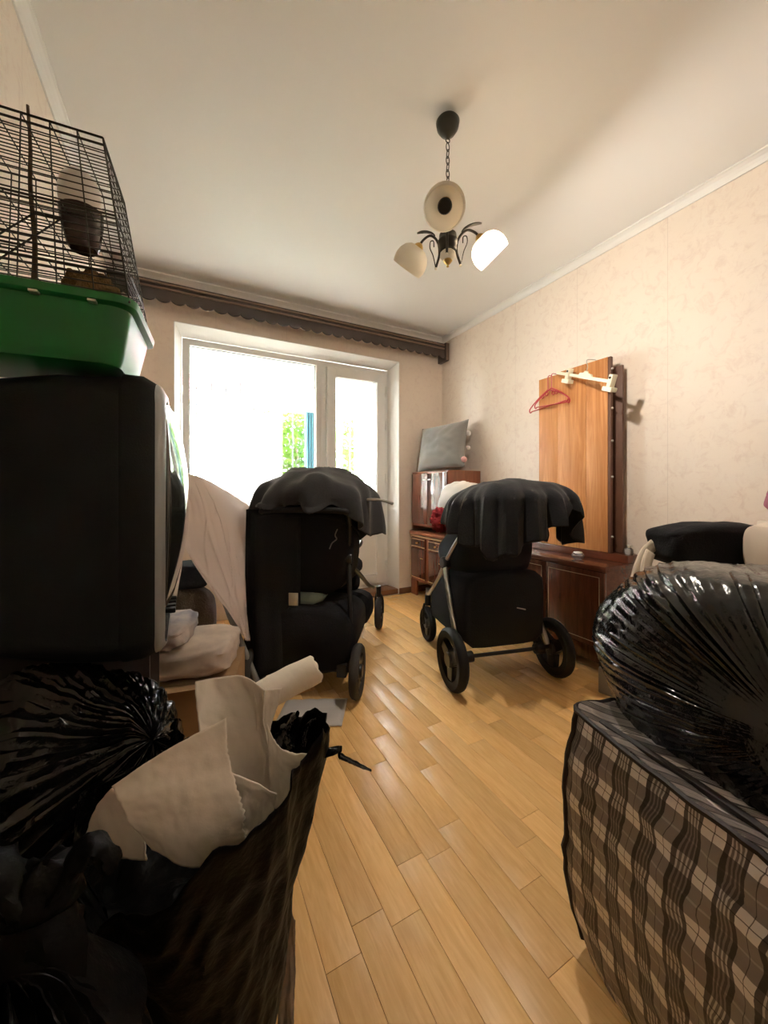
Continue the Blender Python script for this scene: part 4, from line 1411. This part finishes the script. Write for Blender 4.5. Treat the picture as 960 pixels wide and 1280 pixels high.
tag(build('bedding_heap', blob(C3(.085, .12, 1.325), (.05, .06, .085), 2.2, .25, 2.4, ridge=.3), M('brown_hay', (.14, .085, .035), .95, .1, bump=(90, 1.0))), 'brown heap of nesting hay inside the cage', 'hay')

# ------------------------------------------------------------------ rubbish bags
def bagmesh(c, rad, pole, seed, pleat=.05, npl=26, wr=.05, flat=None, nu=110, nv=220, p=2.3, neck=None, crease=6.0, core=0.):
    """soft bag: pleats run to the pole where the bag is gathered, ridged creases elsewhere"""
    c, pole = V(c), V(pole).normalized()
    a = pole.orthogonal().normalized(); b = pole.cross(a)
    def g(u, v):
        th, ph = math.pi * u, 2 * math.pi * v
        d = pole * math.cos(th) + (a * math.cos(ph) + b * math.sin(ph)) * math.sin(th)
        k = (abs(d.x) ** p + abs(d.y) ** p + abs(d.z) ** p) ** (-1 / p)
        wob = 1.4 * noise.noise(V((math.cos(ph) * 2, math.sin(ph) * 2, seed + u * 1.5)))
        fall = math.sin(min(th * 1.0, math.pi)) ** .6 * math.exp(-th * .85)
        pl = (abs(math.sin(npl * .5 * ph + wob * 2)) - .5) + .6 * (abs(math.sin(npl * .93 * ph + 1.7 + wob * 3)) - .5)
        if core:
            fall *= sstep(core * .4, core * 2.6, th) * (.35 + 1.1 * abs(noise.noise(V((math.cos(ph) * 3, math.sin(ph) * 3, seed + 7)))) * 1.6)
        rid = 0
        f_ = crease
        am = 1.0
        for o in range(3):
            q = V((d.x * f_, d.y * f_, d.z * f_ * .7)) + V((seed * 3.1 + o, seed, 0))
            rid += am * (1 - 2.6 * abs(noise.noise(q)))
            f_ *= 2.1; am *= .5
        big = noise.noise(d * 1.6 + V((seed, 0, 0)))
        s = 1 + pleat * pl * fall * 1.6 + wr * .33 * rid + .10 * big
        if neck:
            s += neck * math.exp(-(th / .16) ** 2)
            s -= .22 * math.exp(-(th / .30) ** 2)
        q = c + V((d.x * k * rad[0], d.y * k * rad[1], d.z * k * rad[2])) * s
        if flat is not None and q.z < flat + .03:
            q.z = flat + .03 * math.exp((q.z - flat - .03) / .06) * .5 if False else max(flat, q.z)
        return q
    return MB().grid(g, nu, nv, True)


# bag that holds the torn card sheets, open at the top
bx = V((.85, .53, 0)).normalized(); by = V((-.53, .85, 0)).normalized()
BC = V((.055, .70, 0))
def openbag(u, v):
    ph = 2 * math.pi * v
    c_, s_ = math.cos(ph), math.sin(ph)
    z = lerp(0, .47, u)
    prof = spline([V((.085, 0, 0)), V((.098, 0, 0)), V((.108, 0, 0)), V((.126, 0, 0)), V((.156, 0, 0)), V((.185, 0, 0))], u).x if u > .02 else .085
    rr_ = prof
    rid = 1 - 2.5 * abs(noise.noise(V((c_ * 2.2, s_ * 2.2, u * 3 + 4)))) + .5 * (1 - 2.5 * abs(noise.noise(V((c_ * 5, s_ * 5, u * 9)))))
    rr_ *= 1 + .07 * rid * min(1, u * 4) + .05 * math.exp(-((u - .88) / .05) ** 2) * (.5 + noise.noise(V((c_ * 3, s_ * 3, 7))))
    k = (abs(c_) ** 2.4 + abs(s_) ** 2.4) ** (-1 / 2.4)
    q = BC + bx * (c_ * k * rr_ * 1.0) + by * (s_ * k * rr_ * .80)
    zz = z + (u ** 4) * (.035 * noise.noise(V((c_ * 3, s_ * 3, 9))) + .008 * noise.noise(V((c_ * 9, s_ * 9, 2))) + .015 * max(0, c_) ** 2 + .02 * c_ + .085 * max(0, -s_))
    return V((q.x, q.y, zz))
A_mesh = bagmesh((-.20, .84, .335), (.205, .175, .325), (.6, -.5, .62), 1.3, .05, 40, .045, 0.0, p=2.9, crease=4.0)
for q in A_mesh.v:                      # its side is dented where the open bag leans on it
    if q.z < .56:
        d = V((q.x - BC.x, q.y - BC.y, 0))
        cx, cy = d.dot(bx), d.dot(by) / .80
        ph = math.atan2(cy, cx)
        lim = openbag(min(1, q.z / .47), (ph / (2 * math.pi)) % 1.0) - BC
        lim.z = 0
        if d.length < lim.length * 1.01 and d.length > 1e-6:
            n_ = d * (lim.length * 1.01 / d.length)
            q.x, q.y = BC.x + n_.x, BC.y + n_.y
A = tag(build('rubbish_bag', A_mesh, m_bag), 'tall shiny black rubbish bag in front of the television', 'rubbish bag')
B = thing('rubbish_bag', (BC.x, BC.y, 0), 'open black rubbish bag stuffed with torn card sheets', 'rubbish bag')
mb = MB().grid(openbag, 60, 160, True)
n0 = len(mb.v)
mb.add([BC + V((0, 0, 0))] + [openbag(0, i / 40) for i in range(40)], [(0, 1 + i, 1 + (i + 1) % 40) for i in range(40)])
build('body', mb, m_bag2, B, solid=.0015)
def innerf(u, v):
    q = openbag(.80, v)
    c0 = V((BC.x, BC.y, .36))
    p = c0.lerp(q, u * .97)
    return p + V((0, 0, .02 * noise.noise(p * 30)))
build('stuffing', MB().grid(innerf, 14, 60, True), m_bag2, B)
# loose torn ends of the plastic
def strip(path, wd, seed, mat, parent, name='torn_end', up=V((0, 0, 1))):
    pts = smooth(path, 6)
    n = len(pts) - 1
    def fn(u, v):
        i = min(int(u * n), n)
        p = pts[i]
        d = (pts[min(i + 1, n)] - pts[max(i - 1, 0)]).normalized()
        sd = d.cross(up).normalized(); nn = sd.cross(d)
        w_ = wd * (1 - .65 * u) * (1 + .3 * noise.noise(V((u * 6, seed, 0))))
        a = v * 2 * math.pi
        rr_ = 1 + .35 * noise.noise(V((u * 9, math.cos(a) * 2, math.sin(a) * 2 + seed)))
        return p + sd * math.cos(a) * w_ * rr_ + nn * math.sin(a) * w_ * .45 * rr_
    return build(name, MB().grid(fn, n, 20, True), mat, parent)
strip([at(372, 985, .72), at(380, 968, .72), at(395, 950, .73), at(412, 940, .73), at(427, 936, .73)], .022, 1.0, m_bag, B)
strip([at(424, 944, .725), at(436, 950, .73), at(450, 957, .735), at(464, 963, .74)], .009, 3.0, m_bag, B)
strip([at(352, 930, .78), at(360, 912, .79), at(366, 900, .79), at(372, 892, .79)], .028, 5.0, m_bag, B)
strip([at(378, 930, .77), at(382, 915, .775), at(388, 903, .78), at(396, 898, .78)], .012, 7.0, m_bag, B)

def sheet(name, rows, label, seed, mat=m_card, nu=44, nv=44, amp=.004, tear=(0, 0, 0, 0), grp=None):
    f = net(rows, seed, amp, (4, 4))
    def fn(u, v):
        # torn borders: pull the edge inwards unevenly
        j = lambda k, s: .045 * (abs(noise.noise(V((k * 7, s, seed)))) + .6 * abs(noise.noise(V((k * 22, s, seed)))))
        u0, u1 = tear[0] * j(v, 1), 1 - tear[1] * j(v, 2)
        v0, v1 = tear[2] * j(u, 3), 1 - tear[3] * j(u, 4)
        return f(lerp(u0, u1, u), lerp(v0, v1, v))
    return tag(build(name, MB().grid(fn, nu, nv), mat, solid=.0025), label, 'card sheet', grp)


# rows run left to right, each top to bottom
sheet('card_sheet', [
    [at(140, 983, .545), at(150, 1005, .525), at(165, 1030, .52), at(190, 1062, .53)],
    [at(188, 950, .56), at(195, 990, .535), at(205, 1030, .525), at(222, 1078, .53)],
    [at(235, 922, .575), at(242, 970, .555), at(250, 1025, .54), at(256, 1086, .54)],
    [at(283, 897, .60), at(288, 955, .585), at(306, 1010, .575), at(312, 1074, .575)],
], 'large torn cream card sheet curling at the front of the open bag', 1.0, tear=(0, 1, .2, 0))
sheet('card_sheet', [
    [at(278, 962, .62), at(290, 1000, .615), at(300, 1040, .61)],
    [at(312, 975, .62), at(316, 1010, .615), at(322, 1055, .61)],
    [at(346, 992, .63), at(342, 1015, .625), at(335, 1050, .62)],
], 'small cream card piece tucked behind the large torn sheet', 2.0, nu=24, nv=24)
sheet('card_sheet', [
    [at(140, 985, .55), at(120, 1010, .55), at(104, 1050, .55)],
    [at(155, 1000, .545), at(145, 1030, .545), at(142, 1070, .55)],
    [at(172, 1025, .55), at(180, 1048, .55), at(184, 1075, .555)],
], 'folded cream card flap hanging down towards the knotted bag', 3.0, nu=20, nv=20)
sheet('card_sheet', [
    [at(244, 852, .80), at(246, 890, .77), at(252, 930, .74), at(262, 980, .71)],
    [at(275, 846, .82), at(280, 890, .79), at(284, 935, .76), at(292, 990, .73)],
    [at(304, 845, .82), at(318, 890, .80), at(322, 935, .77), at(322, 1000, .73)],
    [at(332, 863, .78), at(330, 900, .77), at(338, 945, .75), at(340, 1010, .71)],
], 'tall cream card sheet standing at the back of the open bag', 4.0, tear=(0, 1, .1, 0))
sheet('card_sheet', [
    [at(334, 905, .745), at(336, 950, .73), at(338, 1000, .71)],
    [at(352, 935, .74), at(352, 970, .725), at(352, 1020, .71)],
    [at(385, 942, .73), at(378, 978, .72), at(366, 1015, .71)],
], 'stained cream card strip at the right rim of the open bag', 5.0, nu=24, nv=24, tear=(0, 0, 1, 0))
# rolled sheet pointing at the stroller wheel
rl = [(at(316, 892, .86), at(318, 865, .92)), (at(352, 872, .90), at(350, 846, .96)), (at(398, 846, .94), at(392, 828, 1.0))]
def roll(u, v):
    lo_ = spline([a for a, b in rl], u); hi_ = spline([b for a, b in rl], u)
    c_ = (lo_ + hi_) / 2
    ax_ = (rl[2][0] - rl[0][0]).normalized()
    up_ = (hi_ - lo_); r_ = up_.length / 2 * 1.12
    up_ = (up_ - ax_ * up_.dot(ax_)).normalized()
    sd_ = ax_.cross(up_)
    a = v * 2 * math.pi * 1.28 + .9
    rr_ = r_ * (1 - .22 * v + .05 * noise.noise(V((u * 5, v * 4, 2))))
    e = .018 * noise.noise(V((v * 9, 3, 1))) if u > .98 or u < .02 else 0
    return c_ + (up_ * math.cos(a) + sd_ * math.sin(a)) * rr_ + ax_ * e
tag(build('card_sheet', MB().grid(roll, 30, 60), m_card, solid=.002), 'rolled cream card sheet with torn end pointing at the stroller wheel', 'card sheet')
sheet('card_sheet', [
    [at(318, 868, .80), at(320, 900, .79), at(322, 930, .78)],
    [at(336, 862, .80), at(336, 890, .79), at(334, 922, .78)],
    [at(352, 860, .81), at(348, 880, .80), at(338, 905, .79)],
], 'short ragged card scrap between the tall sheet and the roll', 7.0, nu=20, nv=20, tear=(0, 1, 0, 1))

# knotted bag right by the viewer
Cb = thing('rubbish_bag', (-.19, .37, 0), 'knotted dull black rubbish bag beside the open bag', 'rubbish bag')
build('body', bagmesh((-.19, .375, .285), (.185, .165, .30), (.25, .35, .9), 5.2, .09, 30, .05, 0.0, nu=110, nv=200, crease=4.0), m_bag2, Cb)
kc = V((-.125, .485, .605))
kn = MB()
kn.grid(lambda u, v: blobpt(kc, (.038, .03, .026), u, v, 2.0) if False else kc + V((math.sin(math.pi * u) * math.cos(2 * math.pi * v) * .036, math.sin(math.pi * u) * math.sin(2 * math.pi * v) * .03, math.cos(math.pi * u) * .026)) * (1 + .25 * noise.noise(V((u * 5, math.cos(6.28 * v) * 2, math.sin(6.28 * v) * 2)))), 20, 30, True)
build('knot', kn, m_bag2, Cb)
strip([kc + V((-.01, 0, .0)), kc + V((-.035, .0, .03)), kc + V((-.05, .005, .045)), kc + V((-.07, .0, .04)), kc + V((-.09, -.01, .02))], .03, 2.0, m_bag2, Cb, 'knot_ear')
strip([kc + V((.01, 0, .0)), kc + V((.03, .0, .02)), kc + V((.045, .0, .02)), kc + V((.06, -.005, .0))], .028, 4.0, m_bag2, Cb, 'knot_ear')
strip([kc + V((.0, -.01, .0)), kc + V((.02, -.03, -.03)), kc + V((.025, -.045, -.08)), kc + V((.02, -.06, -.13))], .024, 6.0, m_bag2, Cb, 'knot_tail')
build('neck', MB().lathe(kc + V((-.012, -.02, -.075)), V((.2, .25, 1)), [(.11, -.03), (.08, -.005), (.05, .02), (.03, .045), (.026, .07)], 40), m_bag2, Cb)

sheet('card_scrap', [
    [at(348, 1122, .735), at(349, 1200, .725), at(347, 1290, .690)],
    [at(360, 1130, .740), at(361, 1200, .730), at(359, 1288, .693)],
    [at(369, 1150, .745), at(369, 1208, .735), at(367, 1284, .697)],
], 'ragged dirty card strip standing against the open bag', 9.0, nu=20, nv=40, tear=(0, 1, 1, 0), mat=M('dirty_card', (.30, .23, .17), .85, .15, var=(18, (.12, .09, .07))))

# ------------------------------------------------------------------ right side: plaid bag and what lies on it
pa = math.radians(12.6)
pdir = V((math.sin(pa), math.cos(pa), 0)); prt = V((math.cos(pa), -math.sin(pa), 0))
PC = V((.752, .548, 0))
Lp, Wp, Hp = .72, .40, .515
pb = thing('checked_bag', tuple(PC + prt * Wp / 2 - pdir * Lp / 2), 'large brown plaid woven shopping bag standing full on the floor', 'bag')
def plaid_pt(u, v):
    """u: bottom to top, v: around"""
    q = 2 * math.pi * v
    c_, s_ = math.cos(q), math.sin(q)
    p = 14.0
    k = (abs(c_) ** p + abs(s_) ** p) ** (-1 / p)
    z = Hp * u
    bul = .018 * math.sin(math.pi * u) - .012 * (1 - u) ** 6
    ll, ww = Lp / 2 + bul, Wp / 2 + bul
    w1 = .005 * noise.noise(V((c_ * 4, s_ * 4, u * 5))) + .005 * noise.noise(V((c_ * 14, s_ * 14, u * 16)))
    bot = sstep(0, .07, u)
    sc_ = .975 + .025 * bot
    x_ = c_ * k * (ww + w1) * sc_; y_ = s_ * k * (ll + w1) * sc_
    sag = u ** 5 * (-.05 * sstep(-.1, -.5, y_ / Lp) + .012 * noise.noise(V((x_ * 9, y_ * 9, 1))))
    return V((x_, y_, z + sag))
mb = MB()
mb.grid(plaid_pt, 50, 200, True)
def plaid_top(u, v):
    q = plaid_pt(1, v)
    r_ = 1 - u
    return V((q.x * r_, q.y * r_, q.z - .012 * sstep(0, .3, u) + .01 * noise.noise(V((q.x * r_ * 12, q.y * r_ * 12, 4)))))
mb.grid(plaid_top, 16, 200, True)
ob = build('body', MB().add([v for v in mb.v], mb.f, True), m_plaid, None, base=(0, 0, 0))
ob.parent = pb
ob.rotation_euler = (0, 0, -pa)
ob.location = (0, 0, 0)
def PB(x, y, z):
    return PC + prt * (Wp / 2 + x) - pdir * (Lp / 2 - y) + V((0, 0, z))
pp = []
for i in range(161):
    v = i / 160
    q = plaid_pt(.985, v)
    pp.append(PB(q.x * 1.005, q.y * 1.005, q.z + .004))
build('top_piping', MB().tube(pp, .006, 6, False), m_dark, pb)
q0 = [plaid_pt(u / 20, .375) for u in range(1, 21)]
build('edge_piping', MB().tube([PB(q.x * 1.004, q.y * 1.004, q.z) for q in q0], .006, 6), m_dark, pb)
build('zip', MB().tube(smooth([PB(-.17, .30, .512), PB(-.15, .05, .512), PB(-.16, -.12, .50), PB(-.14, -.33, .465)], 6), .008, 6), m_dark, pb)
fl_ = MB().grid(lambda u, v: PB(lerp(-.20, -.04, v), lerp(-.36, -.02, u), .50 + .05 * math.sin(math.pi * v) - .05 * sstep(.1, 1, 1 - u) + .01 * noise.noise(V((u * 6, v * 4, 2)))), 20, 14)
ob = build('flap', fl_, m_plaid, pb, solid=.004)

D = tag(build('rubbish_bag', bagmesh((1.025, .300, .625), (.258, .290, .225), (-.92, -.36, .03), 9.3, .036, 78, .022, .503, nu=130, nv=300, p=2.5, crease=3.5, core=.32), m_bag), 'round shiny black rubbish bag lying on the plaid bag', 'rubbish bag')

gb = tag(build('grey_bundle', slabcloth(rot((1.63, .46, 0), -.2), -.24, .26, -.28, .22, .0, .745, 12.2, .03), m_mauve), 'grey mauve stuffed fabric bundle standing behind the black bag', 'bundle')
bp = thing('backpack', (1.525, .60, .745), 'black canvas backpack with beige straps lying on the grey bundle', 'backpack')
rb = rot((1.525, .60, .738), -.49)
def bpf(u, v):
    th = 2 * math.pi * v; ph = math.pi * (u - .5)
    p = 5.0
    sg = lambda c: math.copysign(abs(c) ** (2 / p), c)
    q = V((sg(math.cos(ph)) * sg(math.cos(th)), sg(math.cos(ph)) * sg(math.sin(th)), sg(math.sin(ph))))
    n_ = noise.noise(q * 1.7 + V((3, 0, 0))) + .4 * noise.noise(q * 5)
    q = q * (1 + .06 * n_)
    return rb(V((q.x * .165, q.y * .085, .075 + q.z * .075 * (1 - .16 * sstep(.2, 1, -q.x)))))
build('body', MB().grid(bpf, 36, 72, True), m_blackfab, bp)
def ribbon(path, wd, nrm, mat, parent, name='strap'):
    pts = smooth(path, 6); n = len(pts) - 1; nrm = V(nrm).normalized()
    def fn(u, v):
        i = min(int(round(u * n)), n)
        d = (pts[min(i + 1, n)] - pts[max(i - 1, 0)]).normalized()
        return pts[i] + d.cross(nrm).normalized() * (v - .5) * wd
    return build(name, MB().grid(fn, n, 3), mat, parent, solid=.006)
ribbon([at(818, 680, 1.27), at(808, 690, 1.25), at(800, 708, 1.22), at(795, 728, 1.20)], .035, (-.6, -.8, .2), m_beige, bp)
ribbon([at(813, 690, 1.24), at(808, 705, 1.21), at(806, 728, 1.18)], .03, (-.6, -.8, .2), m_beige, bp)

wc = thing('cream_case', (1.56, .405, .745), 'cream plastic case with a dark slot beside the backpack', 'case')
rc = rot((1.53, .39, .745), -.65)
build('body', loft([[rc(V((x_, lerp(-.075, .075, .5 + .5 * cc_[0]), lerp(.0, .155, .5 + .5 * cc_[1])))) for cc_ in [(math.copysign(abs(math.cos(2 * math.pi * k / 28)) ** .6, math.cos(2 * math.pi * k / 28)) * s_, math.copysign(abs(math.sin(2 * math.pi * k / 28)) ** .6, math.sin(2 * math.pi * k / 28)) * s_) for k in range(28)]] for x_, s_ in ((-.10, .70), (-.095, .9), (-.07, 1.0), (.07, 1.0), (.1, .85))]), m_beige, wc)
build('band', MB().box((-.052, -.079, .004), (-.034, .079, .159), .006, rc), M('cream_band', (.72, .64, .54), .5), wc)
build('slot', MB().box((-.02, -.081, .085), (.02, -.073, .128), .003, rc), m_greyplastic, wc)
pk = tag(build('pink_plush_toy', blob((1.58, .40, .965), (.075, .075, .062), 3.7, .14, 1.8), m_pink), 'pink plush lump resting on the cream case', 'plush toy')
tag(build('foam_block', MB().box((-.037, -.035, 0), (.037, .035, .125), .008, rot((1.835, 1.12, 0), .3)), m_concrete), 'small grey block standing on the floor beside the low cabinet', 'block')
pw = MB().grid(lambda u, v: V((lerp(.32, .58, u) + .1 * v, lerp(1.60, 1.78, v) - .12 * u, .004 + .006 * abs(noise.noise(V((u * 4, v * 4, 1)))))), 16, 12)
tag(build('paper_sheet', pw, M('grey_paper', (.55, .52, .50), .7), solid=.0015), 'pale crumpled paper sheet on the floor by the stroller wheel', 'paper')
